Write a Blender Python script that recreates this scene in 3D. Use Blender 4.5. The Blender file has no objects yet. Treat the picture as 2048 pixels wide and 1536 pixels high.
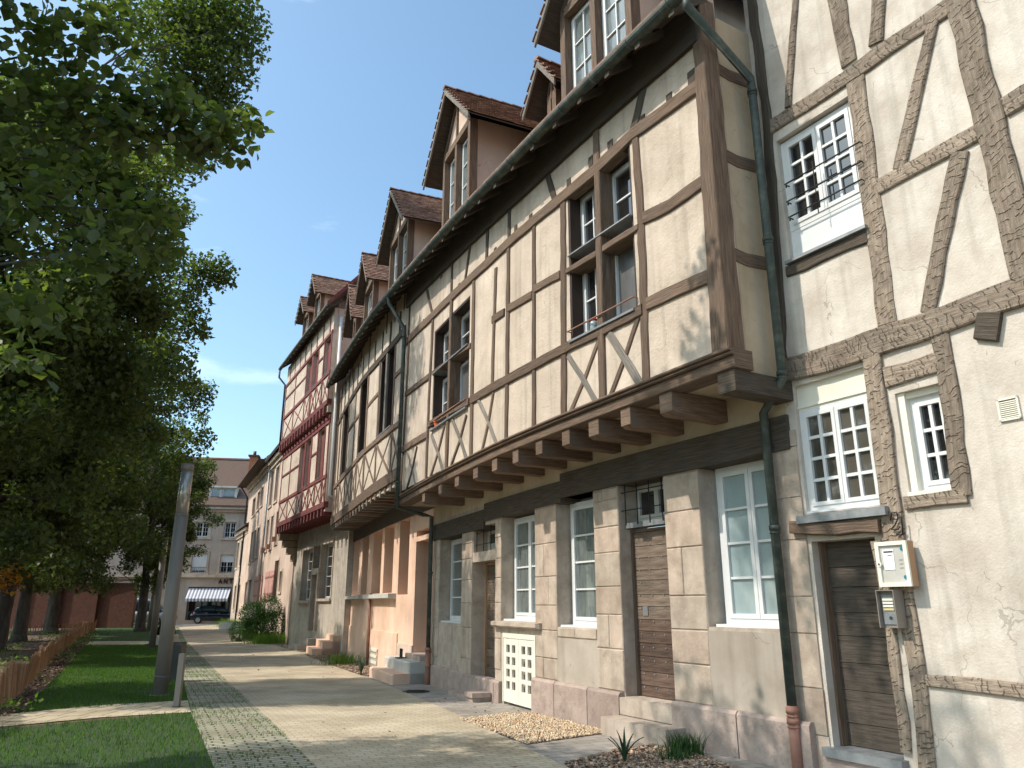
import bpy, math, random, bisect
import numpy as np
from mathutils import Vector, Matrix
SC = bpy.context.scene
COL = SC.collection
rnd = random.Random(7)
# ---------------------------------------------------------------- camera
F = 1500.; TH = math.atan(439/1500.); EYE = 1.6
S_, C_ = math.sin(TH), math.cos(TH)
cd = bpy.data.cameras.new('camera'); cam = bpy.data.objects.new('camera', cd); COL.objects.link(cam)
cam.location = (0, 0, EYE); cam.rotation_euler = (math.pi/2+TH, 0, 0)
cd.sensor_width = 36; cd.lens = 36*F/2048; cd.clip_end = 3000; cd.clip_start = .05
SC.camera = cam
# ---------------------------------------------------------------- light
SUNV = Vector((-.646, -.16, .747)).normalized()
sl = bpy.data.lights.new('sun', 'SUN'); so = bpy.data.objects.new('sun', sl); COL.objects.link(so)
sl.energy = 2.5; sl.angle = math.radians(.53); sl.color = (1, .93, .84)
so.rotation_euler = SUNV.to_track_quat('Z', 'Y').to_euler()
W = bpy.data.worlds.new('World'); SC.world = W; W.use_nodes = True
wn = W.node_tree; bg = wn.nodes['Background']
sk = wn.nodes.new('ShaderNodeTexSky'); sk.sky_type = 'NISHITA'; sk.sun_disc = False
sk.sun_elevation = math.asin(SUNV.z); sk.sun_rotation = math.atan2(SUNV.x, SUNV.y)
sk.air_density = 1.0; sk.dust_density = 2.4; sk.ozone_density = .6; sk.altitude = 200
tc = wn.nodes.new('ShaderNodeTexCoord'); mp = wn.nodes.new('ShaderNodeMapping')
mp.inputs['Scale'].default_value = (1.2, 1.2, 3.4); mp.inputs['Rotation'].default_value = (.3, .5, .2)
nz = wn.nodes.new('ShaderNodeTexNoise'); nz.inputs['Scale'].default_value = 2.1; nz.inputs['Detail'].default_value = 9; nz.inputs['Roughness'].default_value = .58
cr = wn.nodes.new('ShaderNodeValToRGB'); cr.color_ramp.elements[0].position = .54; cr.color_ramp.elements[1].position = .86
cr.color_ramp.elements[0].color = (0, 0, 0, 1); cr.color_ramp.elements[1].color = (.6, .6, .6, 1)
tn = wn.nodes.new('ShaderNodeMixRGB'); tn.blend_type = 'MULTIPLY'; tn.inputs['Fac'].default_value = 1; tn.inputs['Color2'].default_value = (.90, 1.07, 1.05, 1)
mx = wn.nodes.new('ShaderNodeMixRGB'); mx.inputs['Color2'].default_value = (8.5, 8.9, 9.3, 1)
wn.links.new(tc.outputs['Generated'], mp.inputs['Vector']); wn.links.new(mp.outputs['Vector'], nz.inputs['Vector'])
wn.links.new(nz.outputs['Fac'], cr.inputs['Fac']); wn.links.new(cr.outputs['Color'], mx.inputs['Fac'])
wn.links.new(sk.outputs['Color'], tn.inputs['Color1']); wn.links.new(tn.outputs['Color'], mx.inputs['Color1']); wn.links.new(mx.outputs['Color'], bg.inputs['Color'])
bg.inputs['Strength'].default_value = .15
SC.view_settings.view_transform = 'Standard'; SC.view_settings.look = 'None'
SC.view_settings.gamma = 1; SC.view_settings.use_curve_mapping = False
SC.view_settings.exposure = 0.82

# ---------------------------------------------------------------- survey: pixel of the photo -> point on a known plane of the place
def ray(px, py):
    u = (px-1024)/F; v = (768-py)/F
    return (u, C_-v*S_, S_+v*C_)
GK = [(-400, 0), (10, 0), (18, -.13), (24, -.2), (40, -.2), (60, 0), (400, 0)]
def gz(y):
    for (a, za), (b, zb) in zip(GK, GK[1:]):
        if y <= b: return za+(zb-za)*(y-a)/(b-a)
    return 0
def gp(px, py, z=None):
    r = ray(px, py); zz = 0 if z is None else z
    for _ in range(12):
        t = (zz-EYE)/r[2]
        if z is None: zz = gz(r[1]*t)
    return (r[0]*t, r[1]*t)
class Curve:
    def __init__(s, pts, ext=(8, 8), sm=2):
        P = [tuple(p) for p in pts]
        for _ in range(sm):
            Q = [P[0]]
            for a, b in zip(P, P[1:]):
                Q += [(a[0]*.75+b[0]*.25, a[1]*.75+b[1]*.25), (a[0]*.25+b[0]*.75, a[1]*.25+b[1]*.75)]
            Q.append(P[-1]); P = Q
        d = math.dist(P[0], P[1]); u = ((P[0][0]-P[1][0])/d, (P[0][1]-P[1][1])/d)
        P = [(P[0][0]+u[0]*ext[0], P[0][1]+u[1]*ext[0])]+P
        d = math.dist(P[-1], P[-2]); u = ((P[-1][0]-P[-2][0])/d, (P[-1][1]-P[-2][1])/d)
        P = P+[(P[-1][0]+u[0]*ext[1], P[-1][1]+u[1]*ext[1])]
        L = [0.]
        for a, b in zip(P, P[1:]): L.append(L[-1]+math.dist(a, b))
        s.s = [l-ext[0] for l in L]; s.P = P; s.N = []
        for i in range(len(P)):
            a = P[max(0, i-1)]; b = P[min(len(P)-1, i+1)]; d = math.dist(a, b)
            s.N.append((-(b[1]-a[1])/d, (b[0]-a[0])/d))
    def at(s, q, o=0.):
        i = min(max(bisect.bisect(s.s, q)-1, 0), len(s.P)-2)
        f = (q-s.s[i])/(s.s[i+1]-s.s[i]); a, b = s.P[i], s.P[i+1]; n, m = s.N[i], s.N[i+1]
        return (a[0]+(b[0]-a[0])*f+o*(n[0]+(m[0]-n[0])*f), a[1]+(b[1]-a[1])*f+o*(n[1]+(m[1]-n[1])*f))
    def w(s, q, z, o=0.):
        x, y = s.at(q, o); return (x, y, z)
    def hit(s, px, py, o=0.):
        r = ray(px, py); g = lambda q: (lambda p: p[0]*r[1]-p[1]*r[0])(s.at(q, o))
        q = s.s[0]; pv = g(q)
        while q < s.s[-1]:
            v = g(q+.25)
            if pv*v <= 0:
                a, b = q, q+.25
                for _ in range(24):
                    m = (a+b)/2
                    if g(a)*g(m) <= 0: b = m
                    else: a = m
                p = s.at(a, o)
                if p[1] > 0: return (a, EYE+p[1]/r[1]*r[2])
            pv = v; q += .25
        raise ValueError((px, py, o))
J = Curve([(1.93, 8.09), (.80, 10.01), (.35, 10.85), (-.12, 11.75), (-.57, 12.7), (-1.04, 13.75), (-1.52, 14.85), (-2.0, 16.0), (-2.45, 17.1), (-2.75, 17.85), (-3.45, 19.5), (-4.4, 21.9), (-5.44, 24.7), (-6.74, 28.3)])
MC = Curve([(-6.98, 28.1), (-11.14, 36.08)], sm=0)
CC = Curve([(-10.35, 36.4), (-18.9, 54.9)], sm=0)
XC = Curve([(-10, 67.5), (-44, 61.5)], sm=0)   # the cross building at the far end
G0 = -.88                                         # ground-floor wall plane behind the jetty plane

# ---------------------------------------------------------------- materials
MATS = {}
def nodes(name):
    m = bpy.data.materials.new(name); m.use_nodes = True; nt = m.node_tree
    return m, nt, nt.nodes['Principled BSDF'], (lambda t: nt.nodes.new('ShaderNode'+t)), nt.links.new
def material(name, c1, c2, scale=2., fine=40., bump=.3, rough=.85, coord='Object', stretch=(1, 1, 1), metal=0., dark=None, dscale=1.2, bdist=.01, spec=.3, pit=0., streak=0., hewn=0.):
    m, nt, bs, N, L = nodes(name)
    tc = N('TexCoord'); mp = N('Mapping'); mp.inputs['Scale'].default_value = stretch
    L(tc.outputs[coord], mp.inputs['Vector'])
    n1 = N('TexNoise'); n1.inputs['Scale'].default_value = scale; n1.inputs['Detail'].default_value = 8; n1.inputs['Roughness'].default_value = .62
    L(mp.outputs['Vector'], n1.inputs['Vector'])
    r1 = N('ValToRGB'); r1.color_ramp.elements[0].position = .32; r1.color_ramp.elements[1].position = .68
    r1.color_ramp.elements[0].color = (*c1, 1); r1.color_ramp.elements[1].color = (*c2, 1)
    L(n1.outputs['Fac'], r1.inputs['Fac']); col = r1.outputs['Color']
    if dark:
        n2 = N('TexNoise'); n2.inputs['Scale'].default_value = dscale; n2.inputs['Detail'].default_value = 6; n2.inputs['Roughness'].default_value = .7
        L(tc.outputs[coord], n2.inputs['Vector'])
        r2 = N('ValToRGB'); r2.color_ramp.elements[0].position = .5; r2.color_ramp.elements[1].position = .72
        r2.color_ramp.elements[0].color = (0, 0, 0, 1); r2.color_ramp.elements[1].color = (.85, .85, .85, 1)
        L(n2.outputs['Fac'], r2.inputs['Fac'])
        mm = N('MixRGB'); mm.inputs['Color2'].default_value = (*dark, 1); L(r2.outputs['Color'], mm.inputs['Fac']); L(col, mm.inputs['Color1']); col = mm.outputs['Color']
    if streak:
        ms = N('Mapping'); ms.inputs['Scale'].default_value = (7, 7, .35); L(tc.outputs[coord], ms.inputs['Vector'])
        n4 = N('TexNoise'); n4.inputs['Scale'].default_value = 1.; n4.inputs['Detail'].default_value = 5; L(ms.outputs['Vector'], n4.inputs['Vector'])
        r4 = N('ValToRGB'); r4.color_ramp.elements[0].position = .5; r4.color_ramp.elements[1].position = .75
        r4.color_ramp.elements[0].color = (0, 0, 0, 1); r4.color_ramp.elements[1].color = (streak,)*3+(1,)
        L(n4.outputs['Fac'], r4.inputs['Fac'])
        mm = N('MixRGB'); mm.inputs['Color2'].default_value = (*[c*.45 for c in c1], 1); L(r4.outputs['Color'], mm.inputs['Fac']); L(col, mm.inputs['Color1']); col = mm.outputs['Color']
    if name.startswith('plaster') or name == 'render_panel':
        # hairline cracks and faint tone changes from patch to patch
        nw = N('TexNoise'); nw.inputs['Scale'].default_value = 2.3; nw.inputs['Detail'].default_value = 4; L(tc.outputs[coord], nw.inputs['Vector'])
        va = N('VectorMath'); va.operation = 'MULTIPLY_ADD'; va.inputs[1].default_value = (.5, .5, .5); L(nw.outputs['Color'], va.inputs[0]); L(tc.outputs[coord], va.inputs[2])
        vc = N('TexVoronoi'); vc.feature = 'DISTANCE_TO_EDGE'; vc.inputs['Scale'].default_value = .9; L(va.outputs[0], vc.inputs['Vector'])
        lt = N('Math'); lt.operation = 'LESS_THAN'; lt.inputs[1].default_value = .0035; L(vc.outputs['Distance'], lt.inputs[0])
        gm = N('Math'); gm.operation = 'GREATER_THAN'; gm.inputs[1].default_value = .52; L(nw.outputs['Fac'], gm.inputs[0])
        ck = N('Math'); ck.operation = 'MULTIPLY'; L(lt.outputs[0], ck.inputs[0]); L(gm.outputs[0], ck.inputs[1])
        c5 = N('Math'); c5.operation = 'MULTIPLY'; c5.inputs[1].default_value = .45; L(ck.outputs[0], c5.inputs[0])
        mm = N('MixRGB'); mm.inputs['Color2'].default_value = (*[c*.4 for c in c1], 1); L(c5.outputs[0], mm.inputs['Fac']); L(col, mm.inputs['Color1']); col = mm.outputs['Color']
        nb_ = N('TexNoise'); nb_.inputs['Scale'].default_value = .8; nb_.inputs['Detail'].default_value = 3; L(tc.outputs[coord], nb_.inputs['Vector'])
        rb = N('ValToRGB'); rb.color_ramp.elements[0].position = .35; rb.color_ramp.elements[1].position = .65; rb.color_ramp.elements[0].color = (.84, .82, .80, 1); rb.color_ramp.elements[1].color = (1.07, 1.07, 1.06, 1); L(nb_.outputs['Fac'], rb.inputs['Fac'])
        mm = N('MixRGB'); mm.blend_type = 'MULTIPLY'; mm.inputs['Fac'].default_value = 1; L(col, mm.inputs['Color1']); L(rb.outputs['Color'], mm.inputs['Color2']); col = mm.outputs['Color']
    at = N('Attribute'); at.attribute_name = 'Col'
    mu = N('MixRGB'); mu.blend_type = 'MULTIPLY'; mu.inputs['Fac'].default_value = 1
    L(col, mu.inputs['Color1']); L(at.outputs['Color'], mu.inputs['Color2']); L(mu.outputs['Color'], bs.inputs['Base Color'])
    nf = N('TexNoise'); nf.inputs['Scale'].default_value = fine; nf.inputs['Detail'].default_value = 6; nf.inputs['Roughness'].default_value = .6
    L(mp.outputs['Vector'], nf.inputs['Vector'])
    h = N('Math'); h.operation = 'MULTIPLY_ADD'; h.inputs[1].default_value = .6
    L(nf.outputs['Fac'], h.inputs[0]); L(n1.outputs['Fac'], h.inputs[2]); hh = h.outputs[0]
    if pit:
        vo = N('TexVoronoi'); vo.inputs['Scale'].default_value = pit; L(mp.outputs['Vector'], vo.inputs['Vector'])
        p = N('Math'); p.operation = 'MULTIPLY_ADD'; p.inputs[1].default_value = .7; L(vo.outputs['Distance'], p.inputs[0]); L(hh, p.inputs[2]); hh = p.outputs[0]
    if hewn:
        # short axe nicks scattered over the face of the timber
        mh = N('Mapping'); mh.inputs['Scale'].default_value = (15, 7.5, 9); mh.inputs['Rotation'].default_value = (0, 0, .5); nj = N('TexNoise'); nj.inputs['Scale'].default_value = 6; nj.inputs['Detail'].default_value = 3; L(tc.outputs['UV'], nj.inputs['Vector']); vj = N('VectorMath'); vj.operation = 'MULTIPLY_ADD'; vj.inputs[1].default_value = (.14, .14, 0); L(nj.outputs['Color'], vj.inputs[0]); L(tc.outputs['UV'], vj.inputs[2]); L(vj.outputs[0], mh.inputs['Vector'])
        nn = N('TexNoise'); nn.inputs['Scale'].default_value = 1.3; nn.inputs['Detail'].default_value = 2; L(mh.outputs['Vector'], nn.inputs['Vector'])
        vo = N('TexVoronoi'); vo.feature = 'F1'; vo.inputs['Scale'].default_value = 1.; L(mh.outputs['Vector'], vo.inputs['Vector'])
        sp = N('SeparateXYZ'); L(vo.outputs['Position'], sp.inputs[0]); sq = N('SeparateXYZ'); L(mh.outputs['Vector'], sq.inputs[0])
        dx = N('Math'); dx.operation = 'SUBTRACT'; L(sq.outputs['X'], dx.inputs[0]); L(sp.outputs['X'], dx.inputs[1])
        ra = N('ValToRGB'); e = ra.color_ramp.elements; e[0].position = .38; e[0].color = (0, 0, 0, 1); e[1].position = .5; e[1].color = (1, 1, 1, 1)
        e2 = ra.color_ramp.elements.new(.62); e2.color = (.2, .2, .2, 1)
        ad = N('Math'); ad.operation = 'ADD'; ad.inputs[1].default_value = .5; L(dx.outputs[0], ad.inputs[0]); L(ad.outputs[0], ra.inputs['Fac'])
        gt = N('Math'); gt.operation = 'GREATER_THAN'; gt.inputs[1].default_value = .47; L(nn.outputs['Fac'], gt.inputs[0])
        ml = N('Math'); ml.operation = 'MULTIPLY'; L(ra.outputs['Color'], ml.inputs[0]); L(gt.outputs[0], ml.inputs[1])
        mk = N('MixRGB'); mk.inputs['Color2'].default_value = (*[c*.3 for c in c1], 1); sc = N('Math'); sc.operation = 'MULTIPLY'; sc.inputs[1].default_value = hewn; L(ml.outputs[0], sc.inputs[0])
        L(sc.outputs[0], mk.inputs['Fac']); L(mu.outputs['Color'], mk.inputs['Color1']); L(mk.outputs['Color'], bs.inputs['Base Color'])
        p = N('Math'); p.operation = 'MULTIPLY_ADD'; p.inputs[1].default_value = -.8; L(ml.outputs[0], p.inputs[0]); L(hh, p.inputs[2]); hh = p.outputs[0]
    bu = N('Bump'); bu.inputs['Strength'].default_value = bump; bu.inputs['Distance'].default_value = bdist
    L(hh, bu.inputs['Height']); L(bu.outputs['Normal'], bs.inputs['Normal'])
    bs.inputs['Roughness'].default_value = rough; bs.inputs['Metallic'].default_value = metal; bs.inputs['Specular IOR Level'].default_value = spec
    MATS[name] = m; return m
material('plaster_cream', (.55, .445, .355), (.63, .525, .43), 3, 25, .5, .95, dark=(.45, .37, .29), dscale=2.6, bdist=.03, streak=.42)
material('plaster_shaded', (.46, .355, .245), (.53, .425, .305), 3, 30, .3, .95, dark=(.40, .32, .2), bdist=.01, streak=.2)  # cream plaster with the return wall's shade put into its darker colour
material('plaster_white', (.51, .44, .37), (.66, .60, .53), 2.5, 45, .5, .95, dark=(.47, .40, .33), dscale=3.5, bdist=.02, streak=.45)
material('plaster_pink', (.72, .47, .34), (.78, .54, .41), 1.5, 40, .2, .95, bdist=.01, streak=.15, dark=(.66, .46, .36))
material('plaster_grey', (.38, .33, .275), (.50, .44, .37), 2.5, 25, .5, .95, dark=(.29, .25, .205), dscale=2.4, bdist=.02, streak=.4)
material('plaster_rose', (.56, .42, .34), (.62, .48, .39), 1.5, 30, .2, .95, bdist=.01, streak=.2)
material('plaster_beige', (.50, .405, .335), (.56, .46, .385), 1.2, 30, .2, .95, bdist=.01, streak=.2)
material('stone', (.37, .295, .235), (.52, .435, .355), 3, 22, .6, .92, dark=(.27, .215, .17), dscale=3.5, bdist=.015, streak=.3)
material('stone_pink', (.33, .25, .21), (.43, .34, .29), 4, 18, .7, .92, dark=(.24, .19, .165), dscale=5, bdist=.025)
material('render_panel', (.38, .32, .26), (.46, .40, .34), 2.2, 30, .3, .95, dark=(.32, .27, .22), dscale=1.5, bdist=.01, streak=.3)
material('wood_brown', (.10, .062, .042), (.25, .17, .118), 2.2, 9, .9, .88, 'UV', (1.2, 22, 1), dark=(.14, .11, .09), dscale=2, bdist=.02)
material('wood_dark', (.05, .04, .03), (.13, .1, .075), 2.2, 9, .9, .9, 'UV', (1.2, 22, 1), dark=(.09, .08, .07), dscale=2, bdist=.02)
material('wood_grey', (.15, .13, .11), (.30, .26, .22), 2.2, 9, .9, .92, 'UV', (1.2, 22, 1), bdist=.02)
material('wood_hewn', (.22, .16, .115), (.40, .325, .25), 2.2, 8, .8, .92, 'UV', (1.5, 14, 1), dark=(.13, .1, .08), dscale=2.5, bdist=.03, hewn=.6)
material('wood_maroon', (.14, .036, .034), (.21, .06, .055), 2, 8, .5, .8, 'UV', (1.2, 14, 1), dark=(.2, .12, .1), dscale=2, bdist=.01)
material('door_wood', (.10, .07, .05), (.24, .18, .135), 2, 8, .7, .85, 'UV', (1.5, 16, 1), dark=(.07, .045, .035), dscale=1.2, bdist=.01)
material('door_dark', (.035, .028, .022), (.10, .08, .062), 2, 8, .7, .8, 'UV', (1.5, 16, 1), bdist=.01)
material('white_paint', (.62, .62, .61), (.70, .70, .69), 3, 40, .1, .45, bdist=.002, spec=.5)
material('cream_paint', (.70, .66, .55), (.78, .74, .63), 3, 40, .15, .5, bdist=.003)
material('brown_paint', (.035, .022, .017), (.06, .038, .03), 3, 30, .2, .7, bdist=.003)
material('copper_green', (.032, .044, .037), (.07, .083, .068), 6, 40, .3, .6, metal=.1, dark=(.12, .135, .11), dscale=6, bdist=.003, spec=.5)
material('lead', (.2, .21, .215), (.32, .33, .335), 6, 40, .4, .5, metal=.4, bdist=.006)
material('iron', (.018, .018, .02), (.04, .038, .036), 8, 50, .3, .6, metal=.4, bdist=.003)
material('rust_pipe', (.26, .12, .085), (.36, .19, .14), 6, 40, .4, .7, bdist=.004)
material('steel', (.20, .175, .15), (.29, .26, .225), 2, 90, .15, .55, metal=.25, bdist=.002, stretch=(1, 1, .3), spec=.5)
material('steel_dark', (.055, .055, .05), (.085, .083, .075), 3, 60, .2, .5, metal=.3, bdist=.002)
material('tiles', (.16, .085, .06), (.34, .21, .155), 7, 40, .6, .9, dark=(.11, .1, .06), dscale=3, bdist=.01)
material('roof_far', (.105, .068, .052), (.16, .105, .08), 6, 12, .9, .9, bdist=.03, stretch=(1, 1, 4))
material('brick', (.30, .10, .05), (.42, .17, .09), 8, 30, .5, .9, bdist=.01)
material('brick_wall', (.10, .045, .033), (.15, .065, .045), 5, 30, .5, .9, bdist=.01)
material('bark', (.05, .045, .04), (.13, .115, .10), 6, 20, 1, .95, bdist=.05, stretch=(1, 1, .3))
material('soil', (.07, .045, .03), (.16, .11, .08), 3, 30, .8, .97, bdist=.03, dark=(.22, .15, .11), dscale=5)
material('asphalt', (.10, .098, .093), (.15, .145, .135), 1, 60, .4, .95, bdist=.005)
material('concrete', (.42, .40, .36), (.52, .50, .45), 3, 40, .3, .92, bdist=.006)
material('pebbles', (.52, .52, .52), (.74, .74, .74), 12, 40, .2, .8, bdist=.002)
material('chips', (.5, .5, .5), (.9, .9, .9), 12, 40, .2, .9, bdist=.002)
material('fence_wood', (.28, .15, .08), (.46, .28, .16), 4, 20, .5, .9, bdist=.01, stretch=(1, 1, .2))
material('cloth_beige', (.30, .25, .18), (.38, .32, .24), 3, 60, .4, .95, bdist=.004)
material('cloth_navy', (.012, .016, .035), (.025, .03, .055), 3, 60, .4, .95, bdist=.004)
material('skin', (.42, .24, .17), (.50, .30, .22), 6, 60, .1, .6, bdist=.002)
material('hair', (.04, .03, .022), (.07, .05, .035), 20, 60, .5, .8, bdist=.004)
material('rubber', (.015, .015, .015), (.03, .03, .03), 8, 40, .3, .85, bdist=.003)
material('orange_plastic', (.75, .12, .03), (.82, .16, .05), 3, 40, .05, .5, bdist=.001)
material('red_plastic', (.5, .02, .02), (.6, .04, .03), 3, 40, .05, .4, bdist=.001)
material('blue_dot', (.01, .16, .24), (.02, .2, .28), 3, 40, .05, .5, bdist=.001)
material('paper', (.74, .74, .76), (.8, .8, .8), 3, 40, .05, .8, bdist=.001)
material('ink', (.03, .03, .05), (.06, .06, .08), 3, 40, .05, .8, bdist=.001)
material('shutter_rose', (.50, .26, .22), (.57, .32, .27), 3, 20, .3, .8, bdist=.005)
material('shutter_white', (.66, .66, .66), (.76, .76, .76), 3, 20, .1, .6, bdist=.003)
material('awning_white', (.66, .66, .68), (.72, .72, .74), 3, 20, .1, .9, bdist=.003)
material('awning_grey', (.20, .22, .26), (.25, .27, .31), 3, 20, .1, .9, bdist=.003)
material('shade_black', (.008, .008, .009), (.02, .019, .018), 1, 10, .1, .9)  # near-black colour standing in for the unlit cellar
material('sandstone', (.28, .21, .14), (.38, .30, .21), 5, 30, .6, .95, bdist=.015, dark=(.18, .14, .1))
def plain(name, c, rough=.4, metal=0., spec=.5, coat=0., em=None):
    m, nt, bs, N, L = nodes(name)
    at = N('Attribute'); at.attribute_name = 'Col'; mu = N('MixRGB'); mu.blend_type = 'MULTIPLY'; mu.inputs['Fac'].default_value = 1
    mu.inputs['Color1'].default_value = (*c, 1); L(at.outputs['Color'], mu.inputs['Color2']); L(mu.outputs['Color'], bs.inputs['Base Color'])
    bs.inputs['Roughness'].default_value = rough; bs.inputs['Metallic'].default_value = metal
    bs.inputs['Specular IOR Level'].default_value = spec; bs.inputs['Coat Weight'].default_value = coat
    if em: bs.inputs['Emission Color'].default_value = (*em, 1); bs.inputs['Emission Strength'].default_value = .3
    MATS[name] = m
def glassy(name, c1, c2, scale, stretch=(1, 1, 1), spec=.9, rough=.03):
    m = material(name, c1, c2, scale, 3, .12, rough, 'Object', stretch, spec=spec, bdist=.004)
    m.node_tree.nodes['Principled BSDF'].inputs['Coat Weight'].default_value = 1; m.node_tree.nodes['Principled BSDF'].inputs['Coat Roughness'].default_value = .02
glassy('glass_dark', (.008, .009, .010), (.02, .02, .02), 2)
glassy('glass_room', (.05, .043, .034), (.10, .088, .07), 1.5, (1, 1, 1), .7, .06)
glassy('glass_net', (.07, .085, .082), (.17, .195, .185), 3, (6, 6, 1), .7, .25)
glassy('glass_frost', (.26, .33, .33), (.33, .40, .40), 3, (2, 2, 1), .7, .3)
glassy('glass_screen', (.10, .10, .10), (.14, .135, .13), 3, (3, 3, 1), .6, .3)
plain('car_navy', (.012, .018, .032), .25, .4, .5, 1); plain('car_black', (.008, .008, .009), .25, .3, .5, 1); plain('car_silver', (.42, .44, .46), .3, .6, .5, 1)
plain('car_glass', (.02, .05, .07), .05, 0, .8); plain('rim', (.55, .55, .56), .3, .8); plain('tail_red', (.5, .01, .01), .25); plain('plate_white', (.7, .7, .7), .5)
plain('lamp_glass', (.42, .40, .36), .2, .5, .6)
def leafmat(name, c1, c2, tr=.45, rough=.5):
    m, nt, bs, N, L = nodes(name); out = nt.nodes['Material Output']
    oi = N('Attribute'); oi.attribute_name = 'Col'
    mixc = N('MixRGB'); mixc.inputs['Color1'].default_value = (*c1, 1); mixc.inputs['Color2'].default_value = (*c2, 1)
    L(oi.outputs['Fac'], mixc.inputs['Fac']); L(mixc.outputs['Color'], bs.inputs['Base Color'])
    bs.inputs['Roughness'].default_value = rough; bs.inputs['Specular IOR Level'].default_value = .35
    t = N('BsdfTranslucent'); hs = N('MixRGB'); hs.blend_type = 'MULTIPLY'; hs.inputs['Fac'].default_value = 1; hs.inputs['Color2'].default_value = (1.6, 1.9, .6, 1)
    L(mixc.outputs['Color'], hs.inputs['Color1']); L(hs.outputs['Color'], t.inputs['Color'])
    ms = N('MixShader'); ms.inputs['Fac'].default_value = tr; L(bs.outputs[0], ms.inputs[1]); L(t.outputs[0], ms.inputs[2]); L(ms.outputs[0], out.inputs['Surface'])
    MATS[name] = m
leafmat('leaves', (.046, .064, .028), (.135, .158, .055), .45); leafmat('leaves_orange', (.35, .13, .02), (.5, .24, .04)); leafmat('grass', (.045, .10, .02), (.11, .19, .04), .45)
leafmat('plants', (.06, .12, .02), (.16, .26, .04), .4); leafmat('agave', (.02, .05, .025), (.04, .09, .04), .15, .4); leafmat('shrub', (.02, .05, .015), (.05, .11, .025), .3); leafmat('dry_weed', (.22, .18, .08), (.16, .2, .06), .3)
def paver(name, c1, c2, mortar, bw, bh, ms, rot, bump=.5, squash=1.):
    m, nt, bs, N, L = nodes(name)
    tc = N('TexCoord'); mp = N('Mapping'); mp.inputs['Rotation'].default_value = (0, 0, rot); L(tc.outputs['Object'], mp.inputs['Vector'])
    nd = N('TexNoise'); nd.inputs['Scale'].default_value = 5; L(tc.outputs['Object'], nd.inputs['Vector'])
    vm = N('VectorMath'); vm.operation = 'MULTIPLY_ADD'; vm.inputs[1].default_value = (.012, .012, 0); L(nd.outputs['Color'], vm.inputs[0]); L(mp.outputs['Vector'], vm.inputs[2])
    br = N('TexBrick'); br.inputs['Scale'].default_value = 1; br.inputs['Brick Width'].default_value = bw; br.inputs['Row Height'].default_value = bh
    br.inputs['Mortar Size'].default_value = ms; br.inputs['Mortar Smooth'].default_value = .3; br.inputs['Bias'].default_value = -.1
    br.inputs['Color1'].default_value = (*c1, 1); br.inputs['Color2'].default_value = (*c2, 1); br.inputs['Mortar'].default_value = (*mortar, 1)
    L(vm.outputs[0], br.inputs['Vector'])
    n = N('TexNoise'); n.inputs['Scale'].default_value = .9; n.inputs['Detail'].default_value = 9; L(tc.outputs['Object'], n.inputs['Vector'])
    r = N('ValToRGB'); r.color_ramp.elements[0].color = (.66, .63, .58, 1); r.color_ramp.elements[0].position = .3; r.color_ramp.elements[1].color = (1.08, 1.07, 1.05, 1); r.color_ramp.elements[1].position = .7; L(n.outputs['Fac'], r.inputs['Fac'])
    mu = N('MixRGB'); mu.blend_type = 'MULTIPLY'; mu.inputs['Fac'].default_value = 1; L(br.outputs['Color'], mu.inputs['Color1']); L(r.outputs['Color'], mu.inputs['Color2'])
    n3 = N('TexNoise'); n3.inputs['Scale'].default_value = 70; n3.inputs['Detail'].default_value = 3; L(tc.outputs['Object'], n3.inputs['Vector'])
    r3 = N('ValToRGB'); r3.color_ramp.elements[0].color = (.82, .82, .82, 1); r3.color_ramp.elements[0].position = .3; r3.color_ramp.elements[1].color = (1.1, 1.1, 1.1, 1); r3.color_ramp.elements[1].position = .7; L(n3.outputs['Fac'], r3.inputs['Fac'])
    m2 = N('MixRGB'); m2.blend_type = 'MULTIPLY'; m2.inputs['Fac'].default_value = 1; L(mu.outputs['Color'], m2.inputs['Color1']); L(r3.outputs['Color'], m2.inputs['Color2'])
    L(m2.outputs['Color'], bs.inputs['Base Color'])
    h = N('Math'); h.operation = 'MULTIPLY_ADD'; h.inputs[1].default_value = -1.; L(br.outputs['Fac'], h.inputs[0])
    h2 = N('Math'); h2.operation = 'MULTIPLY'; h2.inputs[1].default_value = .35; L(n3.outputs['Fac'], h2.inputs[0]); L(h2.outputs[0], h.inputs[2])
    bu = N('Bump'); bu.inputs['Strength'].default_value = bump; bu.inputs['Distance'].default_value = .012; L(h.outputs[0], bu.inputs['Height']); L(bu.outputs['Normal'], bs.inputs['Normal'])
    bs.inputs['Roughness'].default_value = .9; bs.inputs['Specular IOR Level'].default_value = .25
    MATS[name] = m
PR = -math.radians(24.7)
paver('pavers_yellow', (.51, .43, .31), (.60, .515, .385), (.30, .25, .18), .20, .10, .006, PR)
paver('pavers_grass_joint', (.40, .37, .285), (.48, .45, .35), (.10, .12, .055), .24, .105, .014, PR, .9)
paver('pavers_grey', (.33, .30, .27), (.45, .40, .35), (.24, .21, .19), .28, .16, .008, PR)
paver('edging_stone', (.52, .44, .31), (.60, .52, .38), (.14, .12, .08), .32, .6, .012, -.06)
m, nt, bs, N, L = nodes('lawn_soil')
bs.inputs['Base Color'].default_value = (.03, .055, .014, 1); bs.inputs['Roughness'].default_value = 1; MATS['lawn_soil'] = m

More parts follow.
